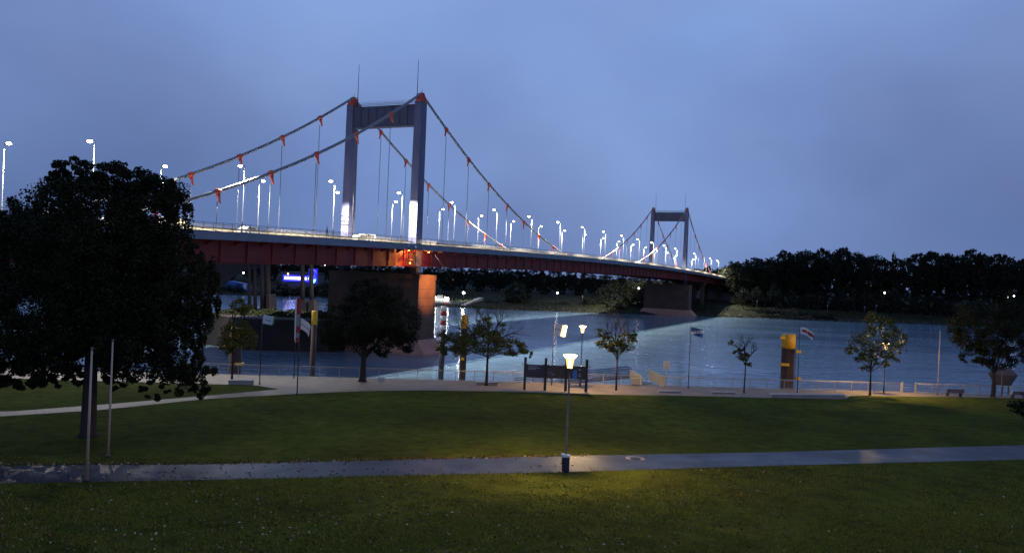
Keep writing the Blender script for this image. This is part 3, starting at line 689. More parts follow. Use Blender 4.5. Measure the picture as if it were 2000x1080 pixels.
# vehicles on the bridge
M_WIN = mat('car_glass', (.02, .02, .025), .1); M_TYRE = mat('tyre', (.02, .02, .02), .8); M_RIM = mat('wheel_rim', (.4, .4, .42), .4, .7)
M_HEADL = mat('headlight_glass', (1, 1, 1), .3, emit=(1, .97, .85), estr=25); M_TAIL = mat('tail_light_glass', (.6, 0, 0), .3, emit=(1, .05, .02), estr=12); M_TURN = mat('amber_indicator', (.8, .3, 0), .3, emit=(1, .35, .04), estr=25)
def car(label, body, prof, wins, s, l, dirn, tailm=None, name='car', wr=.32, lit=None, Lh=2.1):
    t = thing(name, (0, 0, 0), label, name.split('_')[-1] if name != 'car' else 'car', 'vehicles driving over the bridge')
    MB().prism([(-.86, x, z) for x, z in prof], (1.72, 0, 0)).build('body', body, t, sub=False)
    for a in (-.865, .855):
        for w in wins: MB().prism([(a, x, z) for x, z in w], (.01, 0, 0)).build('window', lit or M_WIN, t, sub=False)
    for x in (-Lh*.6, Lh*.6):
        for a in (-.78, .78):
            w = MB().tube([(a-.11, x, wr), (a+.11, x, wr)], wr, 14).build('wheel', M_TYRE, t, sub=False)
            MB().tube([(a-.118, x, wr), (a+.118, x, wr)], wr*.6, 10).build('rim', M_RIM, w, sub=False)
    for a in (-.6, .6):
        MB().box((a, Lh+.01, .66), (.34, .05, .16)).build('headlight', M_HEADL, t, sub=False)
        MB().box((a, -Lh-.01, .75), (.34, .05, .16)).build('tail_light', tailm or M_TAIL, t, sub=False)
    t.location = BP(s, l, .012); t.rotation_euler.z = BRZ+(0 if dirn > 0 else math.pi)
CP = [(-2.1, .35), (2.1, .35), (2.12, .72), (1.9, .85), (1.05, .95), (.45, 1.42), (-1.1, 1.45), (-1.75, 1.0), (-2.1, .92)]
CW = [[(.9, .96), (.4, 1.34), (-.25, 1.37), (-.25, .96)], [(-.32, .96), (-.32, 1.37), (-1.0, 1.37), (-1.5, .98)]]
VP = [(-2.5, .35), (2.5, .35), (2.5, .95), (2.1, 1.15), (1.5, 1.95), (-2.45, 2.0), (-2.5, 1.9)]
VW = [[(1.9, 1.15), (1.45, 1.75), (.7, 1.8), (.7, 1.15)], [(.6, 1.15), (.6, 1.8), (-.9, 1.8), (-.9, 1.15)], [(-1.0, 1.15), (-1.0, 1.8), (-2.2, 1.8), (-2.2, 1.15)]]
M_LITW = mat('lit_window_glass', (1, .9, .5), .4, emit=(1, .85, .35), estr=2.2)
car('minibus with glowing yellow windows on the bridge, leftmost vehicle in view', mat('van_white', (.30, .30, .29), .3), VP, VW, -66.5, -4.2, 1, None, 'minibus', .36, M_LITW, 2.5)
car('silver car with red tail lights on the bridge left of the pylons', mat('car_silver', (.5, .5, .52), .3, .5), CP, CW, -49.5, -4.0, 1)
car('pale car with amber lights on the bridge between the legs of the near pylon', mat('car_beige', (.5, .46, .4), .3, .3), CP, CW, -16, -4.0, 1, M_TURN)
car('white van on the bridge just left of the right leg of the near pylon', mat('van_white', (.30, .30, .29), .3), VP, VW, -9, -7.5, -1, None, 'van', .36, None, 2.5)
car('dark red car on the bridge above the middle of the river', mat('car_dark_red', (.2, .02, .02), .3, .3), CP, CW, 72, -13.5, -1)

# ================================================================== OLD VIADUCT AND QUAYS BEHIND THE BRIDGE, LEFT
M_OLD = mat('old_viaduct_iron', (.02, .013, .014), .8, 0, .3, .4)
vd = thing('old_viaduct', A(505, 560, 236), 'dark old arched viaduct with tall columns seen under the left of the bridge', 'viaduct')
D0 = 236
def arch_pts(px0, py0, px1, py1, n, bulge): return [A(px0+(px1-px0)*t, py0+(py1-py0)*(1-(1-t)**bulge), D0) for t in np.linspace(0, 1, n)]
lo = arch_pts(380, 590, 520, 519, 14, 1.9); hi = [A(px, 508, D0) for px in (520, 380)]
MB().prism(lo+hi, (0, 5, 0)).build('arch', M_OLD, vd)
MB().prism([A(370, 512, D0-.5), A(880, 518, D0-.5), A(880, 508, D0-.5), A(370, 503, D0-.5)], (0, 6, 0)).build('deck', M_OLD, vd)
for px in (487, 498, 513, 523):
    a, b = A(px, 516, D0), A(px+.5, 606, D0); MB().tube([b, a], .55 if px < 500 else .8, 8).build('column', M_OLD, vd)
m = MB()
for py in (545, 555): m.tube([A(486, py, D0), A(524, py, D0)], .2, 5)
m.build('cross_tie', M_OLD, vd)
MB().prism([A(497, 604, D0-2), A(497, 640, D0-2), A(531, 640, D0-2), A(527, 604, D0-2), A(525, 575, D0-2), A(520, 575, D0-2), A(520, 604, D0-2)], (0, 7, 0)).build('foundation', M_OLD, vd)
for px in (591, 608):
    MB().tube([A(px+.5, 590, D0), A(px, 515, D0)], .65, 8).build('column', M_OLD, vd)
    MB().prism([A(px-3.5, 586, D0-2), A(px-11, 655, D0-2), A(px+11, 655, D0-2), A(px+4, 586, D0-2)], (0, 5, 0)).build('foundation', M_OLD, vd)

# lit waterfront far left
M_WH = mat('warehouse_wall', (.10, .10, .13), .8, 0, .2, .1)
def block(name, px0, px1, pyb, h, d, dep, m, label, cat, wins=0, wm=None):
    a, b = A(px0, pyb, d), A(px1, pyb, d); t = thing(name, ((a.x+b.x)/2, d, a.z), label, cat)
    z = min(a.z, b.z); o = MB().prism([(a.x, d, z-3), (b.x, d, z-3), (b.x, d, z+h), (a.x, d, z+h)], (0, dep, 0)).build('wall', m, t)
    MB().prism([(a.x-.6, d-.6, z+h), (b.x+.6, d-.6, z+h), (b.x+.6, d-.6, z+h+.5), (a.x-.6, d-.6, z+h+.5)], (0, dep+1.2, 0)).build('roof', M_DARK, t)
    for k in range(wins):
        x = a.x+(b.x-a.x)*(k+.5)/wins; MB().box((x, d-.06, z+h*.55), ((b.x-a.x)/wins*.5, .1, h*.28)).build('window', wm or M_WIN, t)
    return t
wh = block('warehouse', 548, 612, 556, 8, 520, 30, M_WH, 'long low dark warehouse with a bright blue-white lit sign band', 'warehouse', 10)
M_BLUEL = mat('blue_led', (.1, .1, 1), .4, emit=(.03, .03, 1), estr=3.0); M_WHL = mat('white_sign_light', (1, 1, 1), .4, emit=(.8, .85, 1), estr=7)
sg = sub('sign', wh); a, b = A(556, 542, 519), A(606, 546, 519)
MB().box(((a.x+b.x)/2, 519.2, a.z-.2), (b.x-a.x+2, .3, 3.6)).build('sign_panel', M_BLUEL, sg)
xs_ = a.x
for k, w in enumerate([1.1, .9, .5, 1.0, .8, 1.1, .9, .6, 1.0, .8, 0, .9, .8, 1.0, 0, .9, .8, .9]):
    if w: MB().box((xs_+w/2, 518.9, a.z-.15), (w*.8, .2, 1.5)).build('letter', M_WHL, sg)
    xs_ += max(w, .8)+.12
bp = thing('light_tower', A(611, 556, 515), 'square blue-glowing light display tower beside the sign', 'light display'); c0 = A(611, 551, 515)
MB().box((c0.x, 515, c0.z+4), (5.4, 2, 9.5)).build('panel', mat('blue_panel', (.05, .05, .5), .4, emit=(.02, .02, .7), estr=.9), bp)
m = MB(); r2 = np.random.default_rng(5)
for _ in range(55): m.box((c0.x+r2.uniform(-2.5, 2.5), 513.9, c0.z+r2.uniform(0, 8.5)), (.22, .1, .22))
m.build('light_string', mat('blue_spark', (.3, .3, 1), .4, emit=(.15, .2, 1), estr=5), bp, 'stuff')
MB().prism([(c0.x-2.2, 513.7, c0.z+1.8), (c0.x-1.1, 513.7, c0.z-.6), (c0.x+1.1, 513.7, c0.z-.6), (c0.x+2.2, 513.7, c0.z+1.8)], (0, .3, 0)).build('bowl_light', mat('cyan_light', (.3, .8, 1), .4, emit=(.2, .65, 1), estr=4), bp)
for px, py, d, nm, col, e_, lb in [(562, 549, 505, 'quay', (1, .45, .12), 8, 'small orange-lit lamp on the far quay left of the blue sign'), (405, 545, 500, 'quay', (1, .97, .9), 20, 'white lamp seen through the big tree under the bridge girder'),
        (475, 547, 500, 'quay', (1, .97, .9), 16, 'white lamp on the far quay under the dark arch'), (508, 530, 505, 'quay', (1, 1, .95), 8, 'small white lamp high beside the viaduct columns'), (634, 531, 505, 'quay', (1, 1, .95), 8, 'tiny white lamp right of the blue light tower'),
        (905, 583, 455, 'quay', (.95, 1, .9), 14, 'glaring white floodlight mast on the ferry landing under the bridge'), (1088, 586, 470, 'quay', (1, 1, .95), 16, 'small white lamp on the far bank right of the round willow'),
        (1247, 577, 452, 'quay', (1, 1, .95), 7, 'tiny white lamp beside the farther pier'), (1727, 586, 500, 'quay', (1, .85, .6), 14, 'small warm lamp at the foot of the far forest'), (1980, 592, 500, 'quay', (1, .97, .9), 16, 'small white lamp at the far forest by the right edge'), (1968, 594, 500, 'quay', (1, .95, .85), 7, 'faint lamp just left of the rightmost far bank lamp')]:
    b = A(px, py, d); hgt = 11/F*d if px == 905 else 14/F*d; t = thing('quay_lamp', b, lb, 'lamp')
    MB().tube([(0, 0, -2), (0, 0, hgt)], .08, 6).build('pole', M_DARK, t, sub=False)
    mm = mat('quay_light_%d' % px, (1, 1, 1), .4, emit=col, estr=e_); MB().sphere((0, -.1, hgt), .5 if px != 905 else .75, 10, 6).build('lamp_head', mm, t, sub=False)
    if px == 905: point('quay_lamp_light', b+Vector((0, -1.2, hgt)), 3500 if px == 905 else 1200, col, .4)
M_BLUT = mat('blue_tarpaulin', (.03, .10, .35), .6, 0, .2, .5)
t = thing('tarpaulin_shed', A(455, 560, 480), 'blue tarpaulin-roofed shed on the far quay under the dark arch', 'shed'); a = A(440, 562, 480); b = A(483, 562, 480)
MB().prism([(a.x, 480, a.z-2), (b.x, 480, b.z-2), (b.x, 480, b.z+2), (a.x+2, 480, a.z+4.2), (a.x, 480, a.z+2)], (0, 8, 0)).build('cover', M_BLUT, t)
MB().box((b.x-1.5, 479.8, b.z+.6), (2.2, .3, 3)).build('white_board', mat('pale_board', (.5, .6, .7)), t)
# church spire above the deck
c0 = A(636.5, 475, 900); t = thing('church_spire', (c0.x, 900, 20), 'tiny dark church spire above the bridge railing', 'church'); 
a = A(637, 441, 900); MB().prism([(c0.x-2.6, 900, 10), (c0.x+2.6, 900, 10), (c0.x+2.6, 900, a.z-14), (c0.x-2.6, 900, a.z-14)], (0, 5.2, 0)).build('tower', M_DARK, t)
MB().lathe((c0.x, 902.6, a.z-14), [(3.4, 0), (2.6, .6), (1.0, 8), (.12, 13.6), (.05, 15.5)], 8).build('spire', M_DARK, t)
# pale truss bridge far behind
t = thing('truss_footbridge', A(1185, 548, 600), 'pale lattice railway bridge far behind under the main girder', 'bridge'); z0 = 19.4-2.6; xa, xb = A(1100, 545, 600).x, A(1270, 550, 600).x
m = MB(); m.box(((xa+xb)/2, 600, z0), (xb-xa, 4, 1.2)); m.build('deck', M_DARK, t)
m = MB(); nn = 22
for k in range(nn):
    xk, xk1 = xa+(xb-xa)*k/nn, xa+(xb-xa)*(k+1)/nn; zz = (z0+.7, z0+3.8)
    m.tube([(xk, 598, zz[k % 2]), (xk1, 598, zz[(k+1) % 2])], .16, 4); m.tube([(xk, 598, z0+.6), (xk, 598, z0+3.8)], .08, 4)
m.tube([(xa, 598, z0+3.8), (xb, 598, z0+3.8)], .15, 4); m.build('truss', M_STEEL, t)
MB().box(((xa+xb)/2+6, 600, 7), (4, 5, 18)).build('pier', M_CONC, t); MB().box((xb-4, 600, 7), (4, 5, 18)).build('pier', M_CONC, t)

# ferry at its landing
fy = thing('river_ferry', W(868, 597), 'white river ferry ablaze with deck lights moored at the far bank', 'ferry')
fb = W(868, 597); FX, FY = fb.x, fb.y-4
M_HULL = mat('ferry_hull', (.10, .11, .13), .5); M_FW = mat('ferry_white', (.4, .4, .38), .4)
MB().prism([(FX-6.5, FY, .5), (FX-5.5, FY, -.3), (FX+8.5, FY, -.3), (FX+10.5, FY, 1.9), (FX-6.5, FY, 1.6)], (0, 5, 0)).build('hull', M_HULL, fy)
MB().box((FX+1.3, FY+.2, 1.0), (3.5, .6, 1.2)).build('hull_patch', mat('ferry_red', (.3, .02, .02), .5), fy)
MB().box((FX-1.5, FY+2.5, 3.1), (8.5, 3.8, 2.6)).build('cabin', M_FW, fy); MB().box((FX-2.5, FY+2.5, 5.0), (3.0, 2.6, 1.5)).build('wheelhouse', M_FW, fy)
for k in range(5): MB().box((FX-5+k*1.7, FY+.57, 3.3), (1.1, .06, .9)).build('window', mat('ferry_window', (1, 1, .8), .3, emit=(1, .95, .75), estr=1.6), fy)
MB().tube([(FX-2.5, FY+2.5, 5.7), (FX-2.5, FY+2.5, 9)], .08, 6).build('mast', M_STEEL, fy); MB().tube([(FX+4.5, FY+2.5, 1.9), (FX+4.5, FY+2.5, 6.5)], .08, 6).build('mast', M_STEEL, fy)
m = MB();
for z in (2.5, 3.0): m.tube([(FX+2.8, FY+.2, z), (FX+10, FY+.2, z)], .04, 4)
for k in range(8): m.tube([(FX+2.8+k, FY+.2, 1.8), (FX+2.8+k, FY+.2, 3.0)], .04, 4)
m.build('railing', M_FW, fy)
for k, (x, z) in enumerate([(-4.6, 4.6), (.6, 4.7), (2.2, 4.4)]):
    MB().sphere((FX+x, FY-.2, z), .42, 8, 5).build('deck_light', mat('ferry_light', (1, 1, .9), .3, emit=(1, .97, .8), estr=7), fy); point('ferry_light_source', (FX+x, FY-1.4, z), 350, (1, .96, .82), .3)
lp = thing('landing_ramp', W(905, 599), 'pale lit ramp from the ferry up the far bank', 'ramp'); a = W(892, 600); b = W(905, 600)
MB().add([(a.x, a.y, .35), (a.x+2.5, a.y-.5, .35), (b.x+10, b.y+22, 5.0), (b.x+7, b.y+24, 5.0), (a.x, a.y, -1), (a.x+2.5, a.y-.5, -1), (b.x+10, b.y+22, 2), (b.x+7, b.y+24, 2)], [(0, 1, 2, 3), (0, 4, 5, 1), (1, 5, 6, 2), (3, 7, 4, 0)]).build('ramp', M_CONC, lp)

# channel posts at the waterline of the far bank
for i, (px, py, h) in enumerate([(1137, 599, 20), (1478, 604, 16), (1615, 625, 28), (1688, 608, 8), (1711, 607, 10)]):
    b = A(px, py, 462); t = thing('bank_marker', b, f"slim pale marker post on the far bank, {ordn(i)} of five from the left", 'post', 'marker posts on the far bank')
    hh = h/F*462; MB().tube([(0, 0, -1.5), (0, 0, hh)], .12, 6).build('post', M_POLE, t, sub=False); MB().box((0, -.1, hh), (.5, .06, .7)).build('board', M_FW, t, sub=False)

# dolphins (mooring piles) and the red-white beacon
M_RUST = mat('rusty_pile', (.05, .025, .02), .8, .2, .4, 1.2, .02, 6, stretch=(1, 1, .3)); M_YEL = mat('yellow_pile_paint', (.55, .30, .015), .55, 0, .3, 1.5, stretch=(1, 1, .3))
def pile(px, pytop, wpx, d, ycap, label, brs=(), segs=None, name='mooring_pile'):
    top = A(px, pytop, d); r0 = wpx/2/F*d; t = thing(name, (top.x, d, 0), label, 'mooring pile' if segs is None else 'beacon')
    zc = top.z-ycap/F*d
    MB().tube([(0, 0, -3), (0, 0, zc)], r0, 18).build('shaft', M_RUST if segs is None else M_DARK, t, sub=False)
    if segs is None:
        MB().lathe((0, 0, zc), [(r0+.03, 0), (r0+.03, top.z-zc-.12), (r0*.9, top.z-zc)], 18).build('cap', M_YEL, t, sub=False)
        for (dx, py, w) in brs:
            q = A(px+dx, py, d); MB().box((q.x-top.x, -r0-.18, q.z), (w/F*d, .35, 5/F*d)).build('bracket', M_YEL, t, sub=False)
        m = MB()
        for u in (-.2, .2): m.tube([(r0*.55+u, -r0-.1, 1), (r0*.55+u, -r0-.1, zc)], .03, 5)
        for z in np.arange(1.2, zc, .32): m.tube([(r0*.55-.2, -r0-.1, z), (r0*.55+.2, -r0-.1, z)], .018, 4)
        m.build('ladder', M_DARK, t, sub=False)
    else:
        z = zc; dz = (top.z-zc)/segs
        for k in range(segs): MB().tube([(0, 0, z+k*dz+.002), (0, 0, z+(k+1)*dz)], r0+.02, 18).build('band', [mat('beacon_white', (.6, .58, .56), .5), mat('beacon_red', (.35, .02, .02), .5)][k % 2], t, sub=False)
pile(1541, 652, 25, 99, 28, 'thick brown mooring pile with wide yellow top beside the red and white flag', [(-17, 658, 10), (-14, 710, 17), (13, 685, 9), (12, 737, 9)])
pile(908, 615, 13, 106, 26, 'slim brown mooring pile with yellow top behind the half-bare tree', [(-4, 700, 6)])
pile(615, 607, 11, 112, 27, 'slim dark mooring pile with yellow top left of the big dark quay tree')
pile(462, 640, 24, 96, 20, 'thick brown mooring pile half hidden by the small leftmost quay tree', [(11, 709, 16), (-19, 675, 11)])
pile(867, 598, 11, 128, 46, 'red and white banded beacon pile right of the nearer pier', segs=5, name='beacon_pile')

# ================================================================== THE RIVERSIDE PROMENADE
M_WOOD = mat('bench_slats_red_brown', (.13, .04, .03), .6, 0, .25, 3, .004, 20, stretch=(.3, 1, 1)); M_POST = mat('board_post_dark', (.03, .022, .022), .7, 0, .2, 3)
# quay railings in four runs
M_RAILQ = mat('quay_railing_galvanised', (.42, .39, .37), .5, .4, .15, 5)
def qrail(xa, xb, label, sp=2.05):
    t = thing('quay_railing', (xa, qy(xa), gz(qy(xa))), label, 'railing', 'railings along the quay edge')
    a = Vector((xa, qy(xa)+.12, 0)); b = Vector((xb, qy(xb)+.12, 0)); L_ = (b-a).length; n = max(1, round(L_/sp)); dr = (b-a)/n; rz = math.atan2(dr.y, dr.x)
    def at(u, z): p = a+(b-a)*u; return Vector((p.x, p.y, gz(p.y)+z))
    p0 = None
    for k in range(n+1):
        if p0 is None: p0 = MB().box((0, 0, .56), (.06, .06, 1.12), rz).build('post', M_RAILQ, t, sub=False); o = p0
        else: o = p0.copy(); COL.objects.link(o)
        o.parent = t; o.location = at(k/n, .016)-ROOTLOC[t.name]
    for z, rr_, nm in ((1.12, .042, 'top_rail'), (.14, .018, 'bottom_rail')): MB().tube([at(0, z), at(1, z)], rr_, 6).build(nm, M_RAILQ, t)
    MB().tube([at(0, 1.0), at(1, 1.0)], .015, 5).build('middle_rail', M_RAILQ, t)
    m = MB(); kk = int(L_/.125)
    for k in range(kk): m.box(at((k+.5)/kk, .57), (.011, .011, .86), rz)
    m.build('baluster', M_RAILQ, t, 'stuff')
XR = [U(1253, 757).x, U(1299, 758).x, U(1765, 768).x, U(1797, 769).x]
qrail(-75, XR[0], 'long quay railing left of the ramp opening, reaching behind the trees')
qrail(XR[1], XR[2], 'quay railing from the ramp opening to the gate gap at the right')
qrail(XR[3], 110, 'quay railing at the right behind the benches')
gt = thing('quay_gate', (XR[2]+.2, qy(XR[2]), gz(qy(XR[2]))), 'short gate section with stout posts in the right quay railing', 'gate')
for x in (XR[2]+.15, XR[3]-.15): MB().box((x, qy(x)+.12, gz(qy(x))+.62), (.22, .12, 1.24)).build('post', M_RAILQ, gt)
m = MB()
for z in (.3, .6, .95): m.tube([(XR[2]+.3, qy(XR[2]+.3)+.12, gz(qy(XR[2]))+z), (XR[3]-.3, qy(XR[3]-.3)+.12, gz(qy(XR[3]))+z)], .02, 5)
m.build('gate_leaf', M_RAILQ, gt)
# ramp side walls and gangway
M_BEI = mat('ramp_parapet_beige', (.42, .36, .27), .7, 0, .12, 2)
rp = thing('quay_ramp', (XR[1], qy(XR[1]), 7), 'sloping ramp with two beige parapets leading down from the quay', 'ramp')
def parapet(pn, pf_, dn, df, h0):
    a = A(pn[0], pn[1], dn); b = A(pf_[0], pf_[1], df); ha = h0; P = [a, b, b-Vector((0, 0, h0)), a-Vector((0, 0, h0))]
    o = MB().prism(P, (.12, .02, 0)).build('parapet', M_BEI, rp); MB().tube([a+Vector((.06, 0, .03)), b+Vector((.06, 0, .03))], .06, 6).build('handrail', M_RAILQ, o)
    n = 7
    for k in range(1, n):
        q = a+(b-a)*k/n; MB().prism([q+Vector((-.015, -.05, -.02)), q+Vector((.015, -.05, -.02)), q+Vector((.015, -.05, -h0)), q+Vector((-.015, -.05, -h0))], (0, .045, 0)).build('panel_rib', M_BEI, o)
parapet((1298, 737), (1267, 722), 91, 99, 1.15); parapet((1253, 736), (1230, 722), 90.5, 96, 1.15)
MB().prism([A(1253, 758, 90), A(1298, 759, 91), A(1268, 746, 101), A(1232, 742, 97)], (0, 0, -.2)).build('ramp_floor', M_CONC, rp)
MB().box(A(1241, 745, 89.8), (.9, .5, .7)).build('kerb_block', M_BEI, rp)
M_BLUE = mat('gangway_blue_paint', (.03, .055, .14), .5, .2, .2, 1)
gw = thing('gangway', A(1230, 735, 96), 'long dark blue gangway sloping down behind the information board', 'gangway'); 
ends = (A(1232, 735, 96), A(1005, 757, 100))
for off in (0, 1.9):
    o3 = Vector((0, off, 0)); a, b = ends[0]+o3, ends[1]+o3
    m = MB(); m.tube([a+Vector((0, 0, .95)), b+Vector((0, 0, .95))], .07, 6); m.tube([a+Vector((0, 0, .45)), b+Vector((0, 0, .45))], .05, 6); m.tube([a-Vector((0, 0, .1)), b-Vector((0, 0, .1))], .12, 6)
    m.build('side_rail', M_BLUE, gw)
    for k in range(13): q = a+(b-a)*k/12; MB().tube([q, q+Vector((0, 0, .95))], .04, 5).build('upright', M_BLUE, gw)
MB().prism([ends[0]-Vector((0, 0, .1)), ends[1]-Vector((0, 0, .1)), ends[1]+Vector((0, 1.9, -.1)), ends[0]+Vector((0, 1.9, -.1))], (0, 0, -.08)).build('walkway', M_STEEL, gw)

# park lamps: a bright source inside a half-clear glowing glass cone
def b_glass(nt, b):
    out = nt.nodes['Material Output']; em = nt.nodes.new('ShaderNodeEmission'); em.inputs[0].default_value = (1, .55, .16, 1); em.inputs[1].default_value = 3.2
    tr = nt.nodes.new('ShaderNodeBsdfTransparent'); mx = nt.nodes.new('ShaderNodeMixShader'); mx.inputs[0].default_value = .45
    nt.links.new(tr.outputs[0], mx.inputs[1]); nt.links.new(em.outputs[0], mx.inputs[2]); nt.links.new(mx.outputs[0], out.inputs['Surface'])
M_CONE = tex_mat('park_lamp_cone_glass', b_glass)
def park_lamp(px, py, h, label):
    b = U(px, py); t = thing('park_lamp', b, label, 'lamp', 'lit cone-shaded park lamps')
    MB().tube([(0, 0, 0), (0, 0, .9), (0, 0, .95), (0, 0, h-.85)], [.085, .085, .06, .048], 10).build('pole', mat('park_lamp_pole', (.07, .075, .085), .45, .2, .12, 3), t, sub=False)
    MB().lathe((0, 0, h-.86), [(.12, 0), (.14, .05), (.15, .08)], 16).build('collar', M_DARK, t, sub=False)
    MB().lathe((0, 0, h-.78), [(.145, 0), (.25, .56)], 20).build('lamp_shade', M_CONE, t, sub=False)
    MB().tube([(0, 0, h-.74), (0, 0, h-.36)], .07, 10).build('bulb', M_WARMTOP, t, sub=False)
    point('park_lamp_light', b+Vector((0, 0, h-.5)), 15000, (1, .64, .22), .12)
    MB().lathe((0, 0, h-.205), [(.26, 0), (.38, .10), (.385, .15), (.3, .17), (.05, .2)], 20).build('lamp_top', M_WARMTOP, t, sub=False)
    return t, b
lm, lb1 = park_lamp(1104, 920, 6.55, 'lit park lamp with litter bin standing on the lawn beside the wet path')
park_lamp(1133, 755, 6.6, 'lit park lamp behind the information board next to the white flag')
park_lamp(1726, 769, 5.9, 'lit park lamp glowing through the leaves of the bushy young tree')
bn = thing('litter_bin', lb1, 'dark blue litter bin with white lid strapped to the park lamp', 'bin')
m = MB().box(lb1+Vector((-.02, -.22, .45)), (.40, .26, .78), .05); m.build('body', mat('bin_navy', (.010, .014, .045), .5, 0, .15, 4), bn)
b = lb1+Vector((-.02, -.24, .84)); pr = [b+Vector((.25*math.cos(t), -.02, -.17*math.sin(t)+.12+.03*math.cos(t)*-1)) for t in np.linspace(0, math.pi, 11)]
MB().prism(pr, (0, .28, .02)).build('lid', mat('bin_lid_white', (.75, .75, .72), .4), bn)
MB().box(lb1+Vector((-.24, -.2, .62)), (.05, .16, .34)).build('bag_dispenser', M_STEEL, bn)
MB().tube([lb1+Vector((0, 0, 2.55)), lb1+Vector((0, 0, 2.6))], .1, 10).build('pole_clamp', M_STEEL, lm)

# plain poles and flags
def flagpole(px, py, pytop, label, r0=.05, m_=None, name='flagpole'):
    b = U(px, py); top = A(px, pytop, b.y); h = top.z-b.z; t = thing(name, b, label, 'flagpole' if name == 'flagpole' else 'pole')
    MB().tube([(0, 0, 0), (0, 0, h)], [r0, r0*.6], 10).build('pole', m_ or M_POLE, t, sub=False); MB().sphere((0, 0, h+.03), r0*1.1, 8, 5).build('finial', M_STEEL, t, sub=False)
    MB().tube([(0, 0, 0), (0, 0, .12)], r0*2, 10).build('base_plate', M_DARK, t, sub=False); return t, b, h
M_POLEL = mat('pale_pole', (.42, .33, .27), .5, 0, .12, 3)
flagpole(169, 940, 682, 'bare pale pole on the lawn nearest the camera, left of its pair', .075, M_POLEL, 'pole')
flagpole(211, 893, 665, 'bare pale pole beyond the wet path, right of its pair', .07, M_POLEL, 'pole')
flagpole(1831, 770, 645, 'bare reddish lit flagpole on the quay left of the bench', .055, M_POLEL)
def cloth_mat(name, cols, fn):
    def bld(nt, b): pass
    return mat(name, cols)
def flag(b, h, w, hh, m_, label, droop=.25, ph=0.0, deco=None, dirx=1):
    t = thing('flag', b+Vector((0, 0, h)), label, 'flag'); V = []; Fc = []; n, k = 14, 8
    def P(u, v):
        x = .06+u*w*(1-.08*math.sin(ph)); y = .10*math.sin(u*7+ph+v*1.2)*u*1.5; z = -.12-v*hh-droop*u*u*hh+.05*math.sin(u*6+ph)*u; x -= .12*v*u*w; return b+Vector((x*dirx, y, h+z))
    for i in range(n+1):
        for j in range(k+1): V.append(P(i/n, j/k))
    for i in range(n):
        for j in range(k): q = i*(k+1)+j; Fc.append((q, q+k+1, q+k+2, q+1))
    c = MB().add(V, Fc, True).build('cloth', m_, t)
    for (nm, u0, v0, u1, v1, u2, v2, u3, v3, mm) in (deco or []):       # printed fields, 6 mm proud of the cloth on both faces
        for sgn in (-1, 1):
            V = []; Fc = []; nn = 6
            for i in range(nn+1):
                for j in range(nn+1):
                    a, e_ = i/nn, j/nn; u = (u0*(1-a)+u1*a)*(1-e_)+(u3*(1-a)+u2*a)*e_; v = (v0*(1-a)+v1*a)*(1-e_)+(v3*(1-a)+v2*a)*e_; V.append(P(u, v)+Vector((0, .008*sgn, 0)))
            for i in range(nn):
                for j in range(nn): q = i*(nn+1)+j; Fc.append((q, q+nn+1, q+nn+2, q+1))
            MB().add(V, Fc, True).build(nm, mm, c)
    return t, P, c
M_FLW = mat('flag_white', (.68, .66, .66), .8); M_FLB = mat('flag_blue', (.02, .07, .24), .8); M_FLR = mat('flag_red', (.32, .03, .04), .8); M_INK = mat('flag_print', (.06, .05, .07), .8); M_GRN = mat('flag_green', (.05, .2, .1), .8)
t, b, h = flagpole(1077, 752, 620, 'flagpole behind the information board flying a white flag')
words = [('print', .05, .38, .17, .40, .15, .52, .07, .52, M_INK)]+[('print', .30+.07*i, .44, .355+.07*i, .44, .355+.07*i, .50+.03*(i % 2), .30+.07*i, .50, M_INK) for i in range(8)]
flag(b, h-.55, 1.45, 1.25, M_FLW, 'white flag with small dark lettering lit by the lamp', .12, .4, words)
t, b, h = flagpole(1344, 758, 636, 'flagpole flying the blue flag with white diagonal band')
f_, P, c_ = flag(b, h-.02, 1.55, .85, M_FLB, 'blue flag with a white diagonal band and dark letters', .45, 2.0, [('diagonal_band', -.0, .62, 1.0, -.05, 1.0, .38, .0, 1.0, M_FLW)])
for ch, uu, vv in (('V', .22, .62), ('S', .42, .48), ('B', .60, .36)):
    cu = bpy.data.curves.new('letter', 'FONT'); cu.body = ch; cu.size = .52; cu.extrude = .004; cu.materials.append(M_INK)
    o = bpy.data.objects.new('letter_source', cu); COL.objects.link(o); dg = bpy.context.evaluated_depsgraph_get(); me_ = bpy.data.meshes.new_from_object(o.evaluated_get(dg)); bpy.data.objects.remove(o); o = bpy.data.objects.new('flag_letter', me_); COL.objects.link(o); o.parent = c_; o.location = P(uu, vv+.16)+Vector((-.1, -.03, 0))-ROOTLOC[c_.name]; o.rotation_euler = (math.pi/2, -.18, 0)
t, b, h = flagpole(1557, 766, 636, 'flagpole just right of the thick yellow-topped pile')
flag(b, h-.0, 1.75, .75, M_FLW, 'white flag with a dark red band drooping beside the yellow-topped pile', .95, 1.2, [('red_band', .12, .32, 1, .25, 1, .7, .12, .72, M_FLR)])
t, b, h = flagpole(507, 750, 603, 'flagpole left of its pair on the left of the promenade')
flag(b, h-.45, 1.25, .85, M_FLW, 'pale flag with faint lettering and green edge on the leftmost flagpole', .12, .9, [('green_edge', .86, 0, 1, 0, 1, 1, .86, 1, M_GRN)]+[('print', .2+.09*i, .5, .27+.09*i, .5, .27+.09*i, .6, .2+.09*i, .6, mat('print_blue', (.1, .14, .3), .8)) for i in range(6)])
t, b, h = flagpole(580, 771, 612, 'flagpole right of its pair on the left of the promenade')
flag(b, h-.3, .95, .95, M_FLW, 'drooping white flag with a dark stripe on the second flagpole from the left', .75, 2.6, [('print', .0, .5, 1, .5, 1, .56, .0, .56, M_INK)])
t, b, h = flagpole(574, 738, 582, 'flagpole with a long hanging banner at the left quay edge', .045)
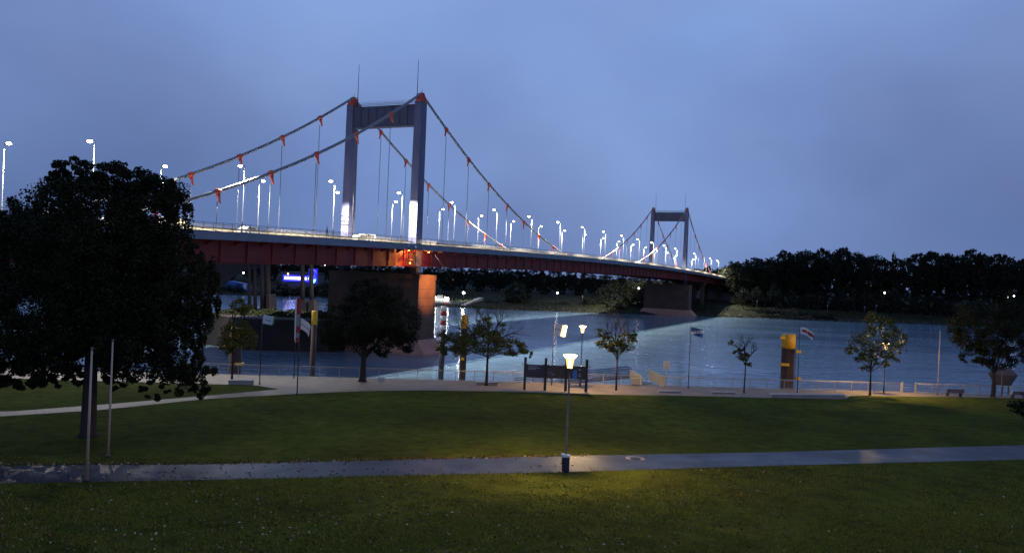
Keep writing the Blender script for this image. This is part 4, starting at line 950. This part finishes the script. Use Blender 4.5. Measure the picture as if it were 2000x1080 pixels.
bt = thing('banner', b+Vector((0, 0, h)), 'long hanging white and red banner at the left quay edge', 'banner'); zt_ = h
MB().prism([b+Vector((-.02, -.05, zt_)), b+Vector((-.18, -.05, zt_-.2)), b+Vector((-.12, -.05, zt_-4.2)), b+Vector((.02, -.05, zt_-4.7))], (0, .02, 0)).build('white_strip', M_FLW, bt)
for k, (u, mm) in enumerate([(0, M_FLR), (1.7, mat('flag_grey', (.25, .24, .26), .8)), (2.9, M_FLR), (3.6, mat('flag_grey', (.25, .24, .26), .8)), (4.1, M_FLR)]):
    e_ = [1.69, 2.89, 3.59, 4.09, 4.6][k]; MB().box(b+Vector((.21, -.04, zt_-(u+e_)/2)), (.38-.02*k, .03, e_-u)).build('cloth_field', mm, bt)

# notice board on a post, hut roof
b = U(1300, 757); t = thing('notice_sign', b, 'small pale notice sign on a thin post at the ramp', 'sign'); hh = A(1301, 713, b.y).z-b.z
MB().tube([(0, .05, 0), (0, .05, hh+.4)], .03, 6).build('post', M_RAILQ, t, sub=False); MB().box((0, 0, hh), (.68, .03, .92)).build('board', mat('notice_paper', (.62, .55, .48), .6), t, sub=False)
for z in (.3, .12, -.05, -.22, -.33): MB().box((0, -.018, hh+z), (.5, .004, .05)).build('text_line', mat('notice_text', (.4, .3, .25), .6), t, sub=False)
b = A(1957, 760, 110); top = A(1950, 722, 110); bt_ = A(1950, 740, 110)
t = thing('landing_shelter', (b.x, 110, bt_.z), 'dark hexagonal roof of a landing shelter behind the rightmost quay tree', 'shelter'); R0 = (1981-1925)/2/F*110
MB().lathe((0, 0, 0), [(R0, .7), (R0*.62, -.62), (R0*.6, -.75), (.05, -.75)][::-1]+[(R0, .75), (R0*.5, 1.6), (.05, 1.9)], 6).build('roof', mat('shelter_roof', (.10, .07, .06), .7), t, sub=False)
for a_ in range(3): MB().tube([(R0*.45*math.cos(a_*2.1), R0*.45*math.sin(a_*2.1), -9), (R0*.45*math.cos(a_*2.1), R0*.45*math.sin(a_*2.1), -.7)], .1, 8).build('column', M_DARK, t, sub=False)
flagpole(1955, 773, 722, 'thin post in front of the landing shelter roof', .03, M_POLEL, 'pole')

# information board
B = [U(1024, 761), U(1064, 762.5), U(1104, 764), U(1144, 765.5)]
ib = thing('information_board', B[0], 'dark information board of three panels between four tall posts', 'information board')
for b in B:
    MB().box(b+Vector((0, 0, 1.66)), (.26, .20, 3.32)).build('post', M_POST, ib)
    for sx in (-.27, .27):
        o = MB().box(b+Vector((sx, -.02, 2.62)), (.09, .12, .14)); o.tube([b+Vector((sx*.45, 0, 2.62)), b+Vector((sx, 0, 2.62))], .018, 5); o.build('spotlight', M_DARK, ib)
M_PAN = mat('panel_navy', (.016, .02, .045), .45); M_PAN2 = mat('panel_brown', (.045, .032, .035), .45); M_TXT = mat('panel_text', (.35, .35, .42), .6)
for i in range(3):
    a, b = B[i], B[i+1]; a = a+(b-a)*.065; b = b-(b-B[i])*.065
    pn = MB().prism([a+Vector((0, -.02, 1.28)), b+Vector((0, -.02, 1.28)), b+Vector((0, -.02, 2.6)), a+Vector((0, -.02, 2.6))], (0, .06, 0)).build('panel', [M_PAN, M_PAN2, M_PAN2][i], ib)
    def pat(u, v, du, dv_, m_, nm='print'):
        p, q_ = a+(b-a)*u, a+(b-a)*(u+du); z0, z1 = 1.28+1.32*v, 1.28+1.32*(v+dv_); MB().prism([p+Vector((0, -.03, z0)), q_+Vector((0, -.03, z0)), q_+Vector((0, -.03, z1)), p+Vector((0, -.03, z1))], (0, .007, 0)).build(nm, m_, pn)
    if i == 0:
        for v, du in ((.84, .50), (.73, .66), (.63, .44)): pat(.1, v, du, .04, M_TXT, 'text_line')
        for v in (.5, .44): pat(.1, v, .6, .02, mat('panel_text_dim', (.06, .07, .12), .6), 'text_line')
    if i == 1: pat(.03, .1, .38, .5, mat('photo_print', (.07, .06, .075), .5)); pat(.06, .42, .2, .04, M_TXT, 'text_line'); pat(.26, .26, .14, .06, M_TXT, 'text_line')
    if i == 2:
        mb_ = mat('panel_blue', (.04, .16, .42), .5); pat(.30, .04, .24, .58, mb_); pat(.34, .62, .16, .1, mb_)
        for v in (.7, .22): pat(.62, v, .12, .08, M_TXT, 'text_line')
        pat(.66, .38, .1, .05, M_TXT, 'text_line')

# benches, concrete seats, kerb blocks
def bench(px, py, label, ln=1.95, rz=.15):
    b = U(px, py); t = thing('park_bench', b, label, 'bench', 'red-brown slatted benches facing the river', rz); 
    for x in (-ln*.38, ln*.38):
        MB().box((x, 0, .2), (.07, .44, .4)).build('leg', M_DARK, t, sub=False)
        MB().prism([(x-.03, -.22, .35), (x-.03, -.30, .9), (x-.03, -.25, .9), (x-.03, -.16, .35)], (.06, 0, 0)).build('back_support', M_DARK, t, sub=False)
    for k in range(4): MB().box((0, -.15+.11*k, .42), (ln, .09, .035)).build('slat', M_WOOD, t, sub=False)
    for k in range(3): MB().box((0, -.22-.028*k, .56+.13*k), (ln, .03, .10)).build('slat', M_WOOD, t, sub=False)
bench(1863, 774, 'red-brown slatted bench facing the river, left of the rightmost quay tree', 2.2)
bench(1990, 778, 'red-brown slatted bench cut by the right edge of the photo', 2.2)
def seat(px0, px1, py, h, label, m_=None, dep=.5):
    a, b = U(px0, py), U(px1, py+(px1-px0)*.008); t = thing('concrete_seat', a, label, 'concrete block')
    MB().prism([a, b, b+Vector((0, dep, 0)), a+Vector((0, dep, 0))], (0, 0, h)).build('block', m_ or M_CONC, t)
    MB().prism([a+Vector((-.03, -.03, h)), b+Vector((.03, -.03, h)), b+Vector((.03, dep+.03, h)), a+Vector((-.03, dep+.03, h))], (0, 0, .06)).build('top_slab', mat('slab_pale', (.42, .40, .38), .8, 0, .12, 2), t)
seat(446, 492, 751, .36, 'low grey concrete block by the leftmost small tree'); seat(931, 972, 752, .28, 'low pale seat block under the half-bare tree')
seat(1287, 1330, 767, .16, 'thin pale slab on the paving in front of the ramp', None, .35); seat(1390, 1436, 769, .16, 'thin pale slab on the paving left of the sparse tree', None, .35)
seat(1507, 1650, 777, .34, 'long low concrete plinth in front of the yellow-topped pile', None, .7)
b = U(745, 745); t = thing('stone_trough', b, 'small pale broken slab leaning by the big dark tree', 'stone')
MB().add([(-.4, 0, .05), (.25, 0, .0), (.4, .2, .34), (-.3, .3, .3), (-.38, 0, 0), (.25, .05, -.05), (.42, .25, .28), (-.28, .35, .24)], [(0, 1, 2, 3), (0, 4, 5, 1), (1, 5, 6, 2), (2, 6, 7, 3), (3, 7, 4, 0), (4, 7, 6, 5)]).build('slab', mat('slab_pale', (.4, .4, .38)), t, sub=False)
# manhole in the path
b = U(1241, 895); t = thing('manhole_cover', b+Vector((0, 0, .008)), 'round iron manhole cover in the wet path right of the lamp', 'manhole cover')
MB().lathe((0, 0, -.02), [(.62, 0), (.62, .028), (.5, .028)], 24).build('frame', M_CONC, t, sub=False); MB().lathe((0, 0, -.02), [(.36, 0), (.36, .036)], 20).build('cover', M_DARK, t, sub=False)
# tree pits
M_SOIL = mat('soil', (.03, .022, .016), .95, 0, .3, 3, .03, 12)
for px, py, w in ((707, 745, 3.6), (1203, 761, 1.2), (950, 752, 1.4), (1453, 766, 1.2), (452, 741, 1.4)):
    b = U(px, py); MB().prism([b+Vector((-w/2, -.7, .016)), b+Vector((w/2, -.7, .016)), b+Vector((w/2, .9, -.02)), b+Vector((-w/2, .9, -.02))], (0, 0, .008)).build('tree_pit', M_SOIL, None, 'structure')

# ================================================================== TREES OF THE PARK
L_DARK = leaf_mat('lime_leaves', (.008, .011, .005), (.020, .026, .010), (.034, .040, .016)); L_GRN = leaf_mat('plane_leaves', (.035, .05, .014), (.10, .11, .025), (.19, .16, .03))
L_YEL = leaf_mat('autumn_leaves', (.06, .06, .016), (.15, .14, .03), (.26, .20, .035))
def tree(name, px, py, ells, n, size, lm, label, tr=.16, th=None, bare=None, clump=.24, nclump=40, seed=None, d=None, lean=0, grp=None, shell=.5):
    b = U(px, py) if d is None else A(px, py, d); dd = b.y; t = thing(name, b, label, 'tree', grp); r_ = np.random.default_rng(seed or int(px))
    bl = []
    for (cx, cy, rx, ry) in ells:
        c = A(cx, cy, dd); bl.append((c.x-b.x, r_.uniform(-.15, .15)*rx/F*dd, c.z-b.z, rx/F*dd, rx/F*dd*.85, ry/F*dd))
    zt = max(c[2]+c[5] for c in bl); zb = min(c[2]-c[5] for c in bl); th = th or zb+.25*(zt-zb)
    quads_mesh('crown', crown_points(bl, n, clump, nclump, shell, r_), size, lm, t, rr=r_)
    m = MB(); m.tube([(0, 0, -.1), (0, 0, .25), (lean*.5, 0, th*.5), (lean, 0, th)], [tr*1.7, tr*1.15, tr*.95, tr*.75], 10)
    H_ = zt-th
    tips = []
    for k in range(6):
        a_ = k*1.05+r_.uniform(-.3, .3); c = bl[k % len(bl)]; tgt = Vector((c[0]*.8+c[3]*.45*math.cos(a_), c[4]*.5*math.sin(a_), c[2])); st = Vector((lean, 0, th*r_.uniform(.85, 1)))
        branches(m, st, (tgt-st).normalized(), (tgt-st).length*.55, tr*.45, 2, r_, .7, .25, 3, .55, seg=3, n=6)
    branches(m, Vector((lean, 0, th*.98)), Vector((0, 0, 1)), H_*.3, tr*.6, 2, r_, .6, .4, 3, .55, seg=3, n=6)
    m.build('trunk', M_BARK, t, sub=False)
    if bare:                                    # a bare, leafless part of the crown
        m = MB()
        for (cx, cy, tx, ty) in bare:
            a_, e_ = A(cx, cy, dd)-b, A(tx, ty, dd)-b; branches(m, a_, (e_-a_).normalized(), (e_-a_).length*.62, .075, 3, r_, .62, .15, 4, .62, seg=3, n=5)
        m.build('bare_branches', M_BARK, t, sub=False)
    return t
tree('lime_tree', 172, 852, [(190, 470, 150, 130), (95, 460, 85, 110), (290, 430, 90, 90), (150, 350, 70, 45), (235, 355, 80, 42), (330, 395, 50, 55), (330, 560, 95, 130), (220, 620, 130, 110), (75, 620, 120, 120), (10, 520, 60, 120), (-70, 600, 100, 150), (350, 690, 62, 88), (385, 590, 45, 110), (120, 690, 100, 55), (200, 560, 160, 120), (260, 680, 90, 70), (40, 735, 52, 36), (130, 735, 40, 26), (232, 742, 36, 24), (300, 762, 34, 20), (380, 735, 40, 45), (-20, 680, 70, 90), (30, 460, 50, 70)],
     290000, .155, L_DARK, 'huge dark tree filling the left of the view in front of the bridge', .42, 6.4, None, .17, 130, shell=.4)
tree('lime_tree', 708, 745, [(722, 620, 88, 70), (680, 640, 62, 52), (775, 625, 48, 68), (720, 575, 55, 38), (760, 665, 50, 32), (655, 655, 38, 30)], 34000, .18, L_DARK, 'broad dark tree with flared trunk in front of the nearer pier', .32, 2.6, None, .22, 40)
tree('young_tree', 453, 740, [(465, 655, 36, 26), (448, 672, 22, 18), (485, 660, 22, 24), (462, 636, 26, 14), (470, 598, 26, 16)], 4800, .20, L_YEL, 'small tree with yellowing lamplit leaves, leftmost on the promenade', .09, 3.2, [(466, 640, 470, 585), (460, 645, 448, 592), (470, 640, 492, 590)], .3, 24)
tree('half_bare_tree', 950, 753, [(950, 665, 58, 26), (905, 668, 42, 30), (1000, 678, 38, 18), (872, 672, 26, 26), (1032, 688, 14, 11), (955, 640, 34, 22)], 14000, .16, L_GRN, 'spreading tree with bare twigs above and brown leaves below', .14, 3.2,
     [(945, 665, 920, 600), (955, 660, 958, 598), (960, 662, 1000, 605), (965, 668, 1020, 640), (935, 670, 890, 608), (930, 672, 872, 630), (950, 650, 940, 596), (962, 655, 985, 598)], .26, 30)
tree('young_tree', 1203, 762, [(1188, 668, 24, 14), (1222, 665, 23, 18), (1205, 680, 26, 9), (1175, 652, 12, 9), (1236, 652, 10, 8)], 2600, .20, L_YEL, 'slender tree with bare top and yellow-green lower leaves beside the ramp', .10, 3.6,
     [(1203, 670, 1203, 612), (1202, 672, 1182, 622), (1204, 672, 1226, 620), (1200, 675, 1170, 640), (1206, 675, 1240, 640)], .34, 22)
tree('young_tree', 1453, 768, [(1439, 689, 9, 6), (1455, 697, 13, 9), (1462, 709, 9, 8), (1427, 668, 5, 8), (1448, 684, 6, 6)], 420, .26, L_GRN, 'thin almost leafless sapling with a few dark leaf clumps', .075, 3.3,
     [(1455, 700, 1462, 655), (1452, 700, 1432, 668), (1458, 702, 1482, 676), (1456, 698, 1448, 662)], .4, 8, lean=.05)
tree('young_tree', 1699, 772, [(1712, 665, 42, 32), (1680, 680, 28, 30), (1712, 632, 30, 26), (1748, 672, 26, 34), (1690, 705, 24, 20), (1728, 700, 26, 18), (1735, 640, 20, 20)], 7600, .175, L_GRN, 'bushy young tree with a park lamp glowing through its leaves', .11, 3.0, None, .24, 34)
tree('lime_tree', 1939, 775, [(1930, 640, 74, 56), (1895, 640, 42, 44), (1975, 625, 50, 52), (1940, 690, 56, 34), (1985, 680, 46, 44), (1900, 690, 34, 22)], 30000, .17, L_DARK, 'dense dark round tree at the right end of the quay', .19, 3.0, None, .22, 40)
tree('park_shrub', 2052, 838, [(2040, 800, 60, 34), (2002, 795, 26, 16), (2060, 775, 50, 30)], 3600, .20, L_DARK, 'dark leafy shrub poking in at the right edge of the lawn', .12, .8, None, .26, 24)
# small trees lit by the bridge lamps at the far abutment
tree('roadside_tree', 1434, 545, [(1432, 524, 13, 14), (1437, 514, 8, 8)], 1400, .9, L_YEL, 'pale lamplit tree at the far end of the bridge', .3, 5, None, .3, 14, d=620)
tree('roadside_tree', 1405, 540, [(1404, 530, 11, 6)], 700, .8, L_YEL, 'low yellowish lamplit tree left of the bridge end', .25, 3, None, .3, 12, d=625)

# fallen leaves and grass blades
P = []
for _ in range(3600):
    px = min(1990, max(5, rng.normal(620, 420) if rng.random() < .6 else rng.uniform(0, 2000))); py = 905+175*rng.random()**.75
    b = U(px, py); P.append((b.x, b.y, b.z+.02))
for _ in range(1400):
    px = rng.uniform(0, 1150); py = np.interp(px, [0, 400, 900, 1150], [906, 905, 894, 889])+rng.normal()*1.6; b = U(px, py); P.append((b.x, b.y, b.z+.02))
quads_mesh('fallen_leaves', np.array(P), .125, leaf_mat('litter_leaves', (.03, .02, .01), (.20, .13, .05), (.55, .5, .4)), None, flat=.0, kind='stuff')
n = 150000; px = rng.uniform(-60, 2060, n); py = 890+200*rng.random(n)**.8; Bp = []
ca, sa = math.cos(ROLL), math.sin(ROLL)
X = (px-1000)*ca+(py-540)*sa; Yv = -(px-1000)*sa+(py-540)*ca; ry = math.cos(PITCH)+Yv/F*math.sin(PITCH); rz_ = math.sin(PITCH)-Yv/F*math.cos(PITCH)
tt = (8.5+.0235*45-CH)/(rz_+.0235*ry); gx, gy = X/F*tt, ry*tt
dl = (gx-U(0, 944).x)*(U(2000, 897).y-U(0, 944).y)/(U(2000, 897).x-U(0, 944).x)+U(0, 944).y
dh = (gx-U(0, 909).x)*(U(2000, 869).y-U(0, 909).y)/(U(2000, 869).x-U(0, 909).x)+U(0, 909).y
cl_ = np.sin(gx*1.7+np.sin(gy*1.1)*2)+np.sin(gy*2.3+gx*.6)+np.sin(gx*.37-gy*.51)*1.3+rng.normal(size=n)*.9
k_ = ((gy < dl-.0) | (gy > dh+.15)) & (cl_ > -.4); gx, gy = gx[k_], gy[k_]; n = len(gx); z_ = gz(gy); an = rng.uniform(0, 6.28, n); hh_ = rng.uniform(.04, .11, n); w_ = .012+.012*rng.random(n)
V = np.empty((n, 3, 3)); V[:, 0] = np.stack([gx-w_*np.cos(an), gy-w_*np.sin(an), z_], 1); V[:, 1] = np.stack([gx+w_*np.cos(an), gy+w_*np.sin(an), z_], 1); V[:, 2] = np.stack([gx+rng.normal(size=n)*.03, gy+rng.normal(size=n)*.03, z_+hh_], 1)
me = bpy.data.meshes.new('grass_blades'); me.vertices.add(3*n); me.vertices.foreach_set('co', V.reshape(-1)); me.loops.add(3*n); me.loops.foreach_set('vertex_index', np.arange(3*n)); me.polygons.add(n)
me.polygons.foreach_set('loop_start', np.arange(0, 3*n, 3)); me.polygons.foreach_set('loop_total', np.full(n, 3)); me.update(calc_edges=True); me.materials.append(leaf_mat('blade_green', (.11, .112, .017), (.23, .225, .036)))
o = bpy.data.objects.new('grass_blades', me); COL.objects.link(o); o['kind'] = 'stuff'
